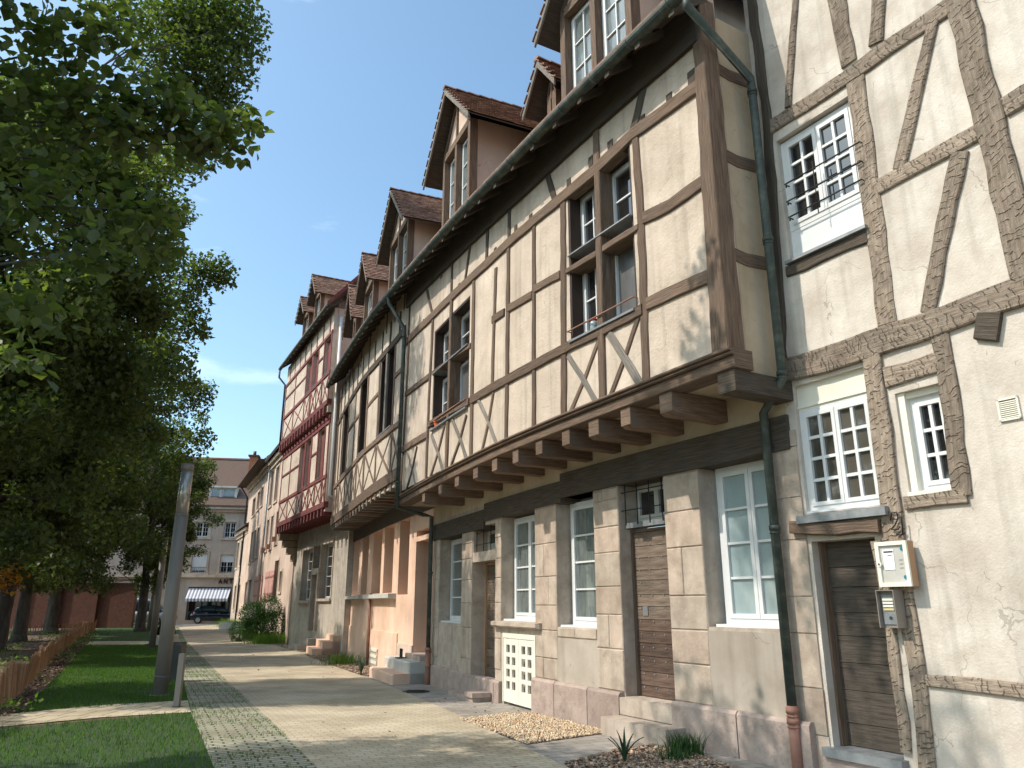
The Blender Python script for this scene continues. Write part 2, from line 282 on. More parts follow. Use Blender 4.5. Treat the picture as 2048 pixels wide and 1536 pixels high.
# ---------------------------------------------------------------- mesh building
class MB:
    def __init__(s): s.v = []; s.f = []; s.uv = []; s.c = []; s.sm = []
    def face(s, pts, uv=None, c=(1, 1, 1), sm=False):
        i = len(s.v); s.v += [tuple(p) for p in pts]; s.f.append(tuple(range(i, i+len(pts))))
        s.uv += uv if uv else [(p[0], p[2]) for p in pts]; s.c += [c]*len(pts); s.sm.append(sm)
    def hexa(s, p, c=(1, 1, 1), uvs=1.):
        # p: 8 corners, bottom ring 0-3 then top ring 4-7
        for q in ((3, 2, 1, 0), (4, 5, 6, 7), (0, 1, 5, 4), (1, 2, 6, 5), (2, 3, 7, 6), (3, 0, 4, 7)):
            P = [p[i] for i in q]; a = math.dist(P[0], P[1])*uvs; b = math.dist(P[1], P[2])*uvs
            if a >= b: uv = [(0, 0), (a, 0), (a, b), (0, b)]
            else: uv = [(0, 0), (0, a), (b, a), (b, 0)]
            o = (P[0][0]*.7+P[0][1]*.3, P[0][2]*.5); s.face(P, [(u+o[0], v+o[1]) for u, v in uv], c)
    def box(s, x0, x1, y0, y1, z0, z1, c=(1, 1, 1)):
        s.hexa([(x0, y0, z0), (x1, y0, z0), (x1, y1, z0), (x0, y1, z0), (x0, y0, z1), (x1, y0, z1), (x1, y1, z1), (x0, y1, z1)], c)
    def cbox(s, C, s0, s1, z0, z1, o0, o1, c=(1, 1, 1), step=.7):
        n = max(1, int(math.ceil(abs(s1-s0)/step)))
        if C is CC or C is MC or C is XC: n = 1
        R = [[C.w(s0+(s1-s0)*i/n, z, o) for (z, o) in ((z0, o0), (z0, o1), (z1, o1), (z1, o0))] for i in range(n+1)]
        U = [s0+(s1-s0)*i/n for i in range(n+1)]; vv = [0, abs(o1-o0), abs(o1-o0)+z1-z0, 2*abs(o1-o0)+z1-z0]
        long_ = abs(s1-s0) >= z1-z0
        for i in range(n):
            for k in range(4):
                k2 = (k+1) % 4; b = vv[k]; b2 = vv[k2] if k2 else vv[3]+z1-z0
                uv = [(U[i], b), (U[i+1], b), (U[i+1], b2), (U[i], b2)]
                if not long_: uv = [(v, u) for u, v in uv]
                s.face([R[i][k], R[i+1][k], R[i+1][k2], R[i][k2]], uv, c)
        for i, rev in ((0, 0), (n, 1)):
            P = R[i] if rev else R[i][::-1]; q = [(0, z0), (abs(o1-o0), z0), (abs(o1-o0), z1), (0, z1)]
            q = q if rev else q[::-1]
            s.face(P, [(v, u) for u, v in q], c)
    def loft(s, rings, cap=True, c=(1, 1, 1), sm=False, closed=True):
        n = len(rings[0]); d = 0.
        per = [0.]
        for k in range(n): per.append(per[-1]+math.dist(rings[0][k], rings[0][(k+1) % n]))
        for i in range(len(rings)-1):
            d2 = d+math.dist(rings[i][0], rings[i+1][0])
            for k in range(n if closed else n-1):
                k2 = (k+1) % n
                s.face([rings[i][k], rings[i+1][k], rings[i+1][k2], rings[i][k2]], [(d, per[k]), (d2, per[k]), (d2, per[k+1]), (d, per[k+1])], c, sm)
            d = d2
        if cap:
            s.face(rings[0], [(p[0], p[2]) for p in rings[0]], c); s.face(rings[-1][::-1], [(p[0], p[2]) for p in rings[-1]], c)
    def tube(s, pts, r, n=8, cap=True, c=(1, 1, 1), sm=True):
        P = [Vector(p) for p in pts]; rs = r if isinstance(r, (list, tuple)) else [r]*len(P); rings = []; up = None
        for i, p in enumerate(P):
            d = (P[min(i+1, len(P)-1)]-P[max(i-1, 0)]).normalized()
            if up is None: up = Vector((0, 0, 1)) if abs(d.z) < .9 else Vector((1, 0, 0))
            a = d.cross(up).normalized(); b = a.cross(d).normalized(); up = b
            rings.append([tuple(p+(a*math.cos(t)+b*math.sin(t))*rs[i]) for t in [2*math.pi*k/n for k in range(n)]])
        s.loft(rings, cap, c, sm)
    def disc(s, c0, ax, r, t, n=16, col=(1, 1, 1)):
        c0 = Vector(c0); ax = Vector(ax).normalized()
        s.tube([c0, c0+ax*t], r, n, True, col, False)
    def ell(s, c0, r, n=10, m=7, col=(1, 1, 1), jit=0.):
        rings = []
        for i in range(1, m):
            a = math.pi*i/m; rings.append([(c0[0]+r[0]*math.sin(a)*math.cos(2*math.pi*k/n)*(1+rnd.uniform(-jit, jit)), c0[1]+r[1]*math.sin(a)*math.sin(2*math.pi*k/n), c0[2]+r[2]*math.cos(a)) for k in range(n)])
        s.loft(rings, True, col, True)
    def build(s, name, mat, parent=None, label=None, cat=None, group=None, kind=None):
        o3 = parent_loc(parent) if parent else (0, 0, 0)
        me = bpy.data.meshes.new(name); me.from_pydata([(x-o3[0], y-o3[1], z-o3[2]) for x, y, z in s.v], [], s.f)
        uvl = me.uv_layers.new(name='UVMap'); uvl.data.foreach_set('uv', [a for u in s.uv for a in u])
        ca = me.color_attributes.new('Col', 'FLOAT_COLOR', 'CORNER'); ca.data.foreach_set('color', [a for u in s.c for a in (*u, 1.)])
        me.polygons.foreach_set('use_smooth', s.sm)
        me.materials.append(MATS[mat]); me.update()
        if any(s.sm):
            import bmesh
            b = bmesh.new(); b.from_mesh(me); bmesh.ops.remove_doubles(b, verts=b.verts, dist=.0004); b.to_mesh(me); b.free()
        o = bpy.data.objects.new(name, me); COL.objects.link(o)
        if parent: o.parent = parent
        tag(o, label, cat, group, kind); return o
def parent_loc(p):
    l = Vector(p.location)
    while p.parent: p = p.parent; l += Vector(p.location)
    return l
def tag(o, label=None, cat=None, group=None, kind=None):
    for k, v in (('label', label), ('category', cat), ('group', group), ('kind', kind)):
        if v: o[k] = v
    return o
def thing(name, loc, label, cat, group=None):
    o = bpy.data.objects.new(name, None); COL.objects.link(o); o.location = loc; o.empty_display_size = .3
    return tag(o, label, cat, group)
def copy_tree(o, loc, rot=0., label=None, sc=None):
    c = o.copy(); COL.objects.link(c); c.location = loc; c.rotation_euler = (0, 0, rot)
    if sc: c.scale = sc
    if label: c['label'] = label
    for ch in [x for x in SC.objects if x.parent == o]:
        d = ch.copy(); COL.objects.link(d); d.parent = c
        for g in [x for x in SC.objects if x.parent == ch]:
            e = g.copy(); COL.objects.link(e); e.parent = d
    return c
JIT = [0]
def jit():
    JIT[0] = (JIT[0]+1) % 13; return JIT[0]*.0011
def timber(name, mat, par, C, pts, w, off=0., proud=.022, depth=.12, px=True, rough=.006, c=None, label=None, proj=None):
    """a timber lying in a wall face; pts are its centre line (pixels surveyed onto the face, or s,z)"""
    path = [p[1:] if len(p) == 3 else C.hit(*p, off) for p in pts] if px else list(pts)
    mb = MB(); sweep(mb, C, path, w, off-depth, off+proud+jit(), rough, c or tuple([rnd.uniform(.8, 1.2)]*3))
    return mb.build(name, mat, par, label)
def sweep(mb, C, path, w, o0, o1, rough=.006, c=(1, 1, 1), step=.22, bev=.012):
    P = [path[0]]
    for a, b in zip(path, path[1:]):
        n = max(1, int(math.dist(a, b)/step))
        P += [(a[0]+(b[0]-a[0])*i/n, a[1]+(b[1]-a[1])*i/n) for i in range(1, n+1)]
    rings = []; u0 = rnd.uniform(0, 30)
    for i, p in enumerate(P):
        a = P[max(0, i-1)]; b = P[min(len(P)-1, i+1)]; d = math.dist(a, b); q = (-(b[1]-a[1])/d, (b[0]-a[0])/d)
        ww = w[0]+(w[1]-w[0])*i/(len(P)-1) if isinstance(w, tuple) else w
        l, r = ww/2+rnd.uniform(-rough, rough), ww/2+rnd.uniform(-rough, rough)
        k = rnd.uniform(-.3, .3)*rough
        prof = [(-l, o0), (-l, o1-bev), (-l+bev, o1+k), (r-bev, o1+k), (r, o1-bev), (r, o0)]
        rings.append([C.w(p[0]+q[0]*t, p[1]+q[1]*t, o) for t, o in prof])
    n = 6; d = u0; per = [0, .1, .12, .12+(w if not isinstance(w, tuple) else w[0]), .14+.2, .5, .6]
    v0 = rnd.uniform(0, 20)
    for i in range(len(rings)-1):
        d2 = d+math.dist(rings[i][2], rings[i+1][2])
        for k in range(n):
            k2 = (k+1) % n
            mb.face([rings[i][k], rings[i+1][k], rings[i+1][k2], rings[i][k2]], [(d, v0+per[k]), (d2, v0+per[k]), (d2, v0+per[k+1]), (d, v0+per[k+1])], c)
        d = d2
    mb.face(rings[0], [(v0+p[0]*.1, p[2]) for p in rings[0]], c); mb.face(rings[-1][::-1], [(v0+p[0]*.1, p[2]) for p in rings[-1]], c)
def wall(name, mat, par, C, s0, s1, z0, z1, holes, off, thick, step=.55, zstep=None, label=None, c=(1, 1, 1)):
    S = {s0, s1}; Z = {z0, z1}
    for a, b, lo, hi in holes:
        S |= {min(max(a, s0), s1), min(max(b, s0), s1)}; Z |= {min(max(lo, z0), z1), min(max(hi, z0), z1)}
    S = sorted(S); T = [S[0]]
    for a, b in zip(S, S[1:]):
        n = max(1, int(math.ceil((b-a)/step))) if C is J else 1; T += [a+(b-a)*i/n for i in range(1, n+1)]
    Z = sorted(Z); mb = MB(); inh = lambda s, z: any(a < s < b and lo < z < hi for a, b, lo, hi in holes)
    for a, b in zip(T, T[1:]):
        for lo, hi in zip(Z, Z[1:]):
            if b-a < 1e-6 or hi-lo < 1e-6 or inh((a+b)/2, (lo+hi)/2): continue
            mb.face([C.w(b, lo, off), C.w(a, lo, off), C.w(a, hi, off), C.w(b, hi, off)], [(b, lo), (a, lo), (a, hi), (b, hi)], c)
            mb.face([C.w(a, lo, off-thick), C.w(b, lo, off-thick), C.w(b, hi, off-thick), C.w(a, hi, off-thick)], None, c)
    for a, b, lo, hi in holes:
        o2 = off-thick; rev = [((a, lo), (a, hi)), ((b, hi), (b, lo)), ((a, hi), (b, hi)), ((b, lo), (a, lo))]
        for p, q in rev:
            mb.face([C.w(p[0], p[1], off), C.w(q[0], q[1], off), C.w(q[0], q[1], o2), C.w(p[0], p[1], o2)], [(0, p[1]), (0, q[1]), (thick, q[1]), (thick, p[1])], c)
    for p, q in (((s0, z0), (s0, z1)), ((s1, z1), (s1, z0)), ((s0, z1), (s1, z1)), ((s1, z0), (s0, z0))):
        if p[0] == q[0]: mb.face([C.w(p[0], p[1], off), C.w(p[0], p[1], off-thick), C.w(q[0], q[1], off-thick), C.w(q[0], q[1], off)], None, c)
        else:
            for a, b in zip(T, T[1:]): mb.face([C.w(a, p[1], off), C.w(b, p[1], off), C.w(b, p[1], off-thick), C.w(a, p[1], off-thick)], None, c)
    return mb.build(name, mat, par, label)
def window(par, C, s0, s1, z0, z1, off, leaves=2, cols=2, rows=4, fr='white_paint', pane='glass_dark', fw=.055, bar=.022, opened=None, label=None, name='window', sill=0.):
    """casement window: fixed frame, leaves with glazing bars, pane as a sub-part; s0 > s1 is swapped"""
    s0, s1 = min(s0, s1), max(s0, s1); mb = MB(); d = .05
    mb.cbox(C, s0, s0+fw, z0, z1, off-d, off); mb.cbox(C, s1-fw, s1, z0, z1, off-d, off)
    mb.cbox(C, s0+fw, s1-fw, z0, z0+fw, off-d, off); mb.cbox(C, s0+fw, s1-fw, z1-fw, z1, off-d, off)
    if sill: mb.cbox(C, s0-.03, s1+.03, z0-.035, z0, off-d, off+sill)
    a, b = s0+fw, s1-fw; lo, hi = z0+fw, z1-fw; L = (b-a)/leaves; o2 = off+.012; e = fw*.8
    for k in range(leaves):
        x0, x1 = a+L*k+.003, a+L*(k+1)-.003
        if opened == k: continue
        mb.cbox(C, x0, x0+e, lo, hi, off-.04, o2); mb.cbox(C, x1-e, x1, lo, hi, off-.04, o2)
        mb.cbox(C, x0+e, x1-e, lo, lo+e, off-.04, o2); mb.cbox(C, x0+e, x1-e, hi-e, hi, off-.04, o2)
        for i in range(1, cols):
            c = x0+e+(x1-x0-2*e)*i/cols; mb.cbox(C, c-bar/2, c+bar/2, lo+e, hi-e, off-.035, o2-.008)
        for i in range(1, rows):
            c = lo+e+(hi-lo-2*e)*i/rows; mb.cbox(C, x0+e, x1-e, c-bar/2, c+bar/2, off-.034, o2-.01)
    w = mb.build(name, fr, par, label)
    g = MB(); g.cbox(C, a+.001, b-.001, lo+.001, hi-.001, off-.032, off-.024); g.build('pane', pane, w)
    return w
def hitS(C, s, px, py):
    """ray against the upright plane square to the face at s -> (offset, z)"""
    r = ray(px, py); p = C.at(s, 0); q = C.at(s, 1); n = (q[0]-p[0], q[1]-p[1])
    D = r[0]*n[1]-r[1]*n[0]; t = (p[0]*n[1]-p[1]*n[0])/D
    return ((t*r[0]-p[0])*n[0]+(t*r[1]-p[1])*n[1], EYE+t*r[2])
def interp(tab, x):
    if x <= tab[0][0]: return tab[0][1]
    for (a, u), (b, v) in zip(tab, tab[1:]):
        if x <= b: return u+(v-u)*(x-a)/(b-a)
    return tab[-1][1]
def srange(C, pa, pb, off):
    a = C.hit(*pa, off)[0]; b = C.hit(*pb, off)[0]; return min(a, b), max(a, b)
def zat(C, p, off): return C.hit(*p, off)[1]

# ================================================================ HOUSE 1: white plastered house with hewn timbers (right)
OW = G0
H1 = thing('timbered_house', (*J.at(-2.5, OW), 0), 'whitewashed house with hewn grey-brown timbers at the right, number 21 by its plank door', 'house')
w1 = srange(J, (1568, 420), (1716, 330), OW); z1 = (zat(J, (1660, 492), OW), zat(J, (1620, 240), OW))
w2 = srange(J, (1600, 900), (1750, 880), OW); z2 = (zat(J, (1690, 1018), OW), zat(J, (1660, 752), OW))
w3 = srange(J, (1803, 880), (1900, 880), OW); z3 = (zat(J, (1860, 988), OW), zat(J, (1840, 775), OW))
d1 = srange(J, (1645, 1290), (1778, 1290), OW); zd = (zat(J, (1730, 1508), OW), zat(J, (1690, 1078), OW))
wall('wall', 'plaster_white', H1, J, -9, -.64, -.2, 11.5, [(*w1, *z1), (*w2, *z2), (*w3, *z3), (*d1, *zd)], OW, .4)
T = lambda n, pts, w, **k: timber(n, k.pop('mat', 'wood_hewn'), H1, J, pts, w, OW, rough=.012, **k)
T('timber_rail', [(1542, 256), (1700, 152), (1917, 0), (0, -4.6, 7.2), (0, -8.5, 7.1)], .20, proud=.03)
T('timber_rail', [(1567, 743), (1650, 722), (1737, 692), (1890, 640), (2048, 580), (0, -4.2, 4.1), (0, -8.5, 4.05)], .27, proud=.045)
T('timber_post', [(1712, 160), (1742, 380), (1776, 648)], .20)
T('timber_rail', [(1757, 375), (1860, 320), (1971, 258)], .17, proud=.028)
T('timber_rail', [(2010, 215), (2048, 192), (0, -4.7, 5.75)], .2, proud=.028)
T('timber_post', [(0, -2.62, 9.4), (1912, -60), (1928, 20), (1960, 164), (2003, 330), (2046, 520), (2066, 600)], .25, proud=.035)
T('timber_brace', [(0, -1.55, 9.3), (1594, -10), (1585, 100), (1577, 215)], .09)
T('timber_brace', [(0, -1.75, 9.3), (1672, -10), (1685, 60), (1700, 128)], .2)
T('timber_brace', [(0, -2.45, 9.2), (1760, -10), (1753, 88)], .15)
T('timber_brace', [(1868, 40), (1838, 170), (1800, 338)], .13)
T('timber_brace', [(1923, 305), (1890, 450), (1857, 625)], .16)
T('timber_post', [(0, -.8, 9.9), (1507, 23), (1535, 230), (1557, 547), (1566, 735)], .13, mat='wood_dark')
T('window_lintel', [(1575, 545), (1650, 512), (1737, 473)], .13, mat='wood_dark', proud=.03)
T('timber_post', [(1745, 705), (1766, 860), (1790, 1075), (1808, 1180)], .20, proud=.05)
T('timber_post', [(1878, 655), (1900, 784), (1925, 991)], .16, proud=.03)
T('timber_lintel', [(1772, 757), (1882, 724)], .2, proud=.03)
T('window_ledge_beam', [(1811, 1006), (1936, 990)], .13, proud=.03)
T('door_lintel', [(1590, 1056), (1680, 1058), (1768, 1052)], .13, proud=.09, depth=.3, mat='wood_brown')
T('timber_post', [(1755, 1082), (1783, 1258), (1815, 1505)], .11, proud=.025)
T('timber_post', [(1808, 1180), (1835, 1330), (1860, 1545)], .15, proud=.03)
T('timber_rail', [(1856, 1362), (1950, 1368), (2048, 1380), (0, -4.8, .9), (0, -8.5, .92)], .11, proud=.025)
for a, b, w in (((0, -4.75, .1), (0, -4.7, 3.95), .2), ((0, -4.7, 4.25), (0, -4.75, 9.4), .22), ((0, -6.9, .1), (0, -6.85, 9.4), .2), ((0, -5.0, 4.25), (0, -6.7, 7.0), .15), ((0, -3.4, 4.3), (0, -4.5, 7.0), .14), ((0, -.7, 9.5), (0, -8.6, 9.5), .22)): T('timber_post' if a[1]-b[1] < .3 and a[2] != b[2] else 'timber_rail', [a, b], w)
T('beam_end', [(1956, 655), (2003, 655)], .24, proud=.05, mat='wood_dark')
# stone jamb between the two houses, beside the plank door
mb = MB(); sj = srange(J, (1572, 1200), (1630, 1200), OW); z = .0
while z < 3.35:
    h = rnd.uniform(.32, .6); g = rnd.uniform(.8, 1.1); mb.cbox(J, sj[0]+rnd.uniform(0, .02), sj[1], z, min(z+h-.012, 3.4), OW-.1, OW+.012+rnd.uniform(0, .014), (g, g*.97, g*.94)); z += h
mb.build('stone_jamb', 'stone', H1)
# windows
zt = z1[0]+.42
w = window(H1, J, *w1, zt, z1[1]-.02, OW-.07, 2, 2, 4, fw=.06, bar=.03)
mb = MB(); mb.cbox(J, w1[0], w1[1], z1[0]+.03, zt-.002, OW-.13, OW-.075); mb.cbox(J, w1[0]+.06, w1[1]-.06, z1[0]+.09, zt-.08, OW-.075, OW-.066); mb.build('window_apron', 'white_paint', w)
mb = MB(); mb.cbox(J, w1[0]-.02, w1[1]+.02, z1[0]-.01, z1[0]+.025, OW-.1, OW+.07); mb.build('zinc_sill', 'lead', H1)
mb = MB()
for pa, pb in (((1572, 368), (1716, 285)), ((1576, 405), (1718, 322)), ((1580, 438), (1719, 356))):
    a = J.hit(*pa, OW+.06); b = J.hit(*pb, OW+.06); zz = (a[1]+b[1])/2
    mb.tube([J.w(a[0]+.02, zz, OW-.02), J.w(a[0]+.02, zz, OW+.06), J.w(b[0]-.02, zz, OW+.06), J.w(b[0]-.02, zz, OW-.02)], .009, 6)
    mb.tube([J.w(a[0]+.0, zz, OW+.06), J.w(a[0]+.0, zz-.05, OW+.06)], .009, 6)
m_ = (w1[0]+w1[1])/2; mb.tube([J.w(m_, z1[0]+.4, OW+.065), J.w(m_, zt+.62, OW+.065)], .006, 6)
mb.build('window_railing', 'iron', H1)
zt = z2[1]-.27
w = window(H1, J, *w2, z2[0]+.02, zt, OW-.05, 2, 2, 4, pane='glass_room', fw=.05, bar=.032, sill=.05)
mb = MB(); mb.cbox(J, w2[0], w2[1], zt+.001, z2[1], OW-.12, OW-.052); mb.cbox(J, w2[0], w2[1], zt+.02, zt+.045, OW-.052, OW-.035); mb.build('window_headboard', 'cream_paint', w)
mb = MB(); mb.cbox(J, w2[0]-.08, w2[1]+.05, z2[0]-.075, z2[0]-.03, OW-.1, OW+.12); mb.cbox(J, w2[0]-.08, w2[1]+.05, z2[0]-.11, z2[0]-.075, OW+.08, OW+.12); mb.build('lead_ledge', 'lead', H1)
w = window(H1, J, w3[0]+.0, w3[1]-.07, z3[0]+.04, z3[1]-.06, OW-.10, 1, 2, 3, fw=.05, bar=.032, sill=.06)
mb = MB(); mb.cbox(J, w3[1]-.07, w3[1], z3[0], z3[1], OW-.3, OW-.03); mb.cbox(J, w3[0], w3[1]-.07, z3[1]-.06, z3[1], OW-.3, OW-.06); mb.cbox(J, w3[0], w3[1], z3[0], z3[0]+.035, OW-.3, OW+.03); mb.build('window_lining', 'cream_paint', w)
# plank door
mb = MB(); z = zd[0]+.02
i = 0
while z < zd[1]:
    h = rnd.uniform(.19, .34); g = rnd.uniform(.75, 1.25); mb.cbox(J, d1[0]+.03, d1[1]-.03, z, min(z+h-.006, zd[1]), OW-.25, OW-.19-rnd.uniform(0, .004), (g, g, g)); z += h
mb.cbox(J, d1[0]+.03, d1[1]-.03, zd[0]+.0, zd[1], OW-.3, OW-.255, (.4, .4, .4))  # darkened backing added behind the planks to stop light leaking through
dr = mb.build('door', 'door_dark', H1)
mb = MB(); mb.cbox(J, d1[0], d1[0]+.03, zd[0], zd[1], OW-.27, OW-.1); mb.cbox(J, d1[1]-.03, d1[1], zd[0], zd[1], OW-.27, OW-.1); mb.build('door_frame', 'wood_brown', dr)
mb = MB(); p = J.hit(1667, 1268, OW-.19); mb.disc(J.w(*p, OW-.19), Vector(J.w(p[0], 0, 1))-Vector(J.w(p[0], 0, 0)), .03, .012, 14); mb.disc(J.w(p[0], p[1], OW-.19), Vector(J.w(p[0], 0, 1))-Vector(J.w(p[0], 0, 0)), .014, .03, 12); mb.build('keyhole_plate', 'iron', dr)
mb = MB(); mb.cbox(J, d1[0]-.04, d1[1]+.06, zd[0]-.07, zd[0]+.012, OW-.37, OW+.1); mb.build('door_step', 'lead', H1)
mb = MB(); mb.cbox(J, d1[0]-.1, d1[1]+.1, -.1, zd[0]-.072, OW-.3, OW+.06); mb.build('step_base', 'stone_pink', H1)
# air vent
a = srange(J, (1997, 815), (2041, 815), OW); zz = (zat(J, (2020, 841), OW), zat(J, (2020, 795), OW)); mb = MB()
mb.cbox(J, a[0], a[1], zz[0], zz[0]+.015, OW, OW+.02); mb.cbox(J, a[0], a[1], zz[1]-.015, zz[1], OW, OW+.02); mb.cbox(J, a[0], a[0]+.015, zz[0], zz[1], OW, OW+.02); mb.cbox(J, a[1]-.015, a[1], zz[0], zz[1], OW, OW+.02)
n = 9
for k in range(n):
    z = zz[0]+.02+(zz[1]-zz[0]-.04)*k/n; mb.cbox(J, a[0]+.015, a[1]-.015, z, z+.009, OW, OW+.016)
mb.cbox(J, a[0]+.01, a[1]-.01, zz[0]+.01, zz[1]-.01, OW+.001, OW+.003, (.3, .27, .2)); mb.build('air_vent', 'cream_paint', H1)
# numerals 2 1 in bent iron
mb = MB(); O = OW+.07
num = [[(1781, 1041), (1783, 1026), (1793, 1024), (1796, 1037), (1790, 1050), (1783, 1059), (1796, 1059), (1800, 1053)], [(1801, 1034), (1803, 1036), (1806, 1070)], [(1792, 1068), (1800, 1070), (1810, 1066)]]
for st in num:
    P = [J.hit(x, y, O) for x, y in st]; mb.tube([J.w(*p, O) for p in P], .007, 6)
mb.build('house_number', 'iron', H1)
# glazed notice box and intercom: things of their own
O = OW+.1; a = srange(J, (1748, 1130), (1812, 1130), O+.1); zz = (zat(J, (1787, 1173), O+.1), zat(J, (1778, 1082), O+.1))
nb = thing('notice_box', J.w((a[0]+a[1])/2, zz[0], O), 'cream framed glazed notice box screwed to the post beside the plank door', 'notice box')
mb = MB(); mb.cbox(J, a[0], a[1], zz[0], zz[1], OW+.05, O+.035); mb.build('case', 'fence_wood', nb)
mb = MB(); t = .035; f0, f1 = O+.037, O+.06
mb.cbox(J, a[0], a[0]+t, zz[0], zz[1], f0, f1); mb.cbox(J, a[1]-t, a[1], zz[0], zz[1], f0, f1); mb.cbox(J, a[0]+t, a[1]-t, zz[0], zz[0]+t, f0, f1); mb.cbox(J, a[0]+t, a[1]-t, zz[1]-t, zz[1], f0, f1)
mb.build('frame', 'cream_paint', nb)
mb = MB(); mb.cbox(J, a[0]+t, a[1]-t, zz[0]+t, zz[1]-t, O+.036, O+.041); bk = mb.build('back_panel', 'concrete', nb)
mb = MB(); sx = a[1]-.06; mb.cbox(J, sx-.11, sx-.005, zz[1]-.25, zz[1]-.07, O+.043, O+.046); nt_ = mb.build('notice', 'paper', nb)
mb = MB(); mb.cbox(J, sx-.105, sx-.015, zz[1]-.098, zz[1]-.084, O+.047, O+.048)
mb.build('heading', 'ink', nt_)
for k in range(3): mb = MB(); mb.cbox(J, sx-.19, sx-.155, zz[1]-.17-.035*k, zz[1]-.166-.035*k, O+.042, O+.043); mb.build('print_line', 'ink', bk)
mb = MB(); mb.cbox(J, sx-.09, sx-.05, zz[1]-.128, zz[1]-.122, O+.047, O+.048); mb.build('print_line', 'ink', nt_)
nrm = lambda C, s: Vector(C.w(s, 0, 1))-Vector(C.w(s, 0, 0))
for zz_ in (zz[1]-.07, zz[0]+.08):
    mb = MB(); mb.disc(J.w(a[0]+.055, zz_, O+.043), nrm(J, a[0]), .017, .004); mb.build('magnet', 'blue_dot', nb)
mb = MB(); mb.disc(J.w(a[1]-.03, (zz[0]+zz[1])/2, O+.061), nrm(J, a[0]), .022, .008); mb.build('lock', 'cream_paint', nb)
mb = MB(); mb.disc(J.w(a[1]-.03, (zz[0]+zz[1])/2, O+.069), nrm(J, a[0]), .009, .003); mb.build('lock_slot', 'ink', nb)
a = srange(J, (1756, 1215), (1792, 1215), O+.08); zz = (zat(J, (1780, 1256), O+.08), zat(J, (1768, 1180), O+.08))
ic = thing('intercom', J.w(a[0], zz[0], O), 'grey metal intercom with four bell buttons below the notice box', 'intercom')
mb = MB(); mb.cbox(J, a[0], a[1], zz[0], zz[1], OW+.05, O+.03); mb.cbox(J, a[1]-.008, a[1], zz[0], zz[1], O+.03, O+.09); mb.cbox(J, a[0], a[0]+.008, zz[0], zz[1], O+.03, O+.09); mb.cbox(J, a[0]+.008, a[1]-.008, zz[1]-.008, zz[1], O+.03, O+.09); mb.build('housing', 'steel', ic)
mb = MB(); mb.cbox(J, a[0]+.015, a[1]-.015, zz[0]+.03, zz[1]-.04, O+.031, O+.04); mb.build('front_plate', 'lead', ic)
for k in range(4):
    mb = MB(); z = zz[0]+.15+.028*k; mb.cbox(J, a[0]+.045, a[1]-.03, z, z+.018, O+.041, O+.048, (1, 1, 1) if k else (.8, .7, .4)); mb.build('name_button', 'cream_paint', ic)
mb = MB(); mb.disc(J.w((a[0]+a[1])/2, zz[0]+.085, O+.041), nrm(J, a[0]), .014, .004); mb.build('sensor', 'ink', ic)
roof_ = MB(); roof_.loft([[J.w(q, 11.45, OW+.45), J.w(q, 11.58, OW+.45), J.w(q, 17.5, OW-4.6), J.w(q, 17.37, OW-4.6)] for q in (-9, -.7)]); roof_.build('roof', 'tiles', H1)
mb = MB(); mb.cbox(J, -9, -.64, 11.3, 11.5, OW, OW+.45); mb.build('eaves_board', 'wood_dark', H1)

# ================================================================ HOUSE 2: long brown timber-framed house with jetty
GPX = [(1325, 6), (1240, 90), (1163, 163), (1100, 227), (1000, 338), (838, 510), (792, 563), (745, 620), (700, 688), (665, 745)]
GT = sorted([J.hit(x, y, .57) for x, y in GPX]); GT = [(-4, 8.4)]+GT+[(22.4, 9.7)]
# smooth the surveyed gutter heights
GT = [(s, sum(interp(GT, s+k*.8)*w for k, w in ((-2, 1), (-1, 2), (0, 3), (1, 2), (2, 1)))/9) for s in [x*.5 for x in range(-4, 46)]]
zg = lambda s: interp(GT, s)
SPLIT = 10.45
ZL = sorted([J.hit(x, y, 0) for x, y in [(1430, 710), (1306, 761), (1215, 797), (1138, 828), (1073, 856), (1011, 880), (900, 938), (865, 955), (829, 975), (803, 993)]])
zl = lambda s: interp([(-2, 4.17), (-.5, 4.165), (2.3, 4.115), (5, 4.08), (8, 4.03), (10.5, 3.98)], s)
H2 = thing('timbered_house', (*J.at(5, G0), 0), 'long brown timber-framed house with a deep jetty on joist ends over a stone ground floor', 'house')
def sheet(mb, C, a, b, fa, fb, step=.5, c=(1, 1, 1)):
    n = max(1, int((b-a)/step))
    for i in range(n):
        s0, s1 = a+(b-a)*i/n, a+(b-a)*(i+1)/n
        A, B, D, E_ = C.w(s0, *fa(s0)), C.w(s1, *fa(s1)), C.w(s1, *fb(s1)), C.w(s0, *fb(s0))
        mb.face([A, B, D, E_], [(s0, 0), (s1, 0), (s1, 1), (s0, 1)], c)
NE = -.66
op = {}
op['a'] = (*srange(J, (1139, 560), (1272, 540), 0), zat(J, (1208, 653), 0), zat(J, (1230, 325), 0)+.12)
op['b'] = (*srange(J, (866, 780), (938, 750), 0), zat(J, (905, 835), 0), zat(J, (905, 632), 0)+.06)
wall('upper_wall', 'plaster_cream', H2, J, NE, SPLIT, 4.1, 8.9, [op['a'], op['b']], 0, .3)
mb = MB(); mb.cbox(J, NE, NE+.25, 3.78, 8.6, G0-.3, -.305); mb.build('side_wall', 'plaster_shaded', H2)
T = lambda n, pts, w, **k: timber(n, k.pop('mat', 'wood_brown'), H2, J, pts, w, 0, **k)
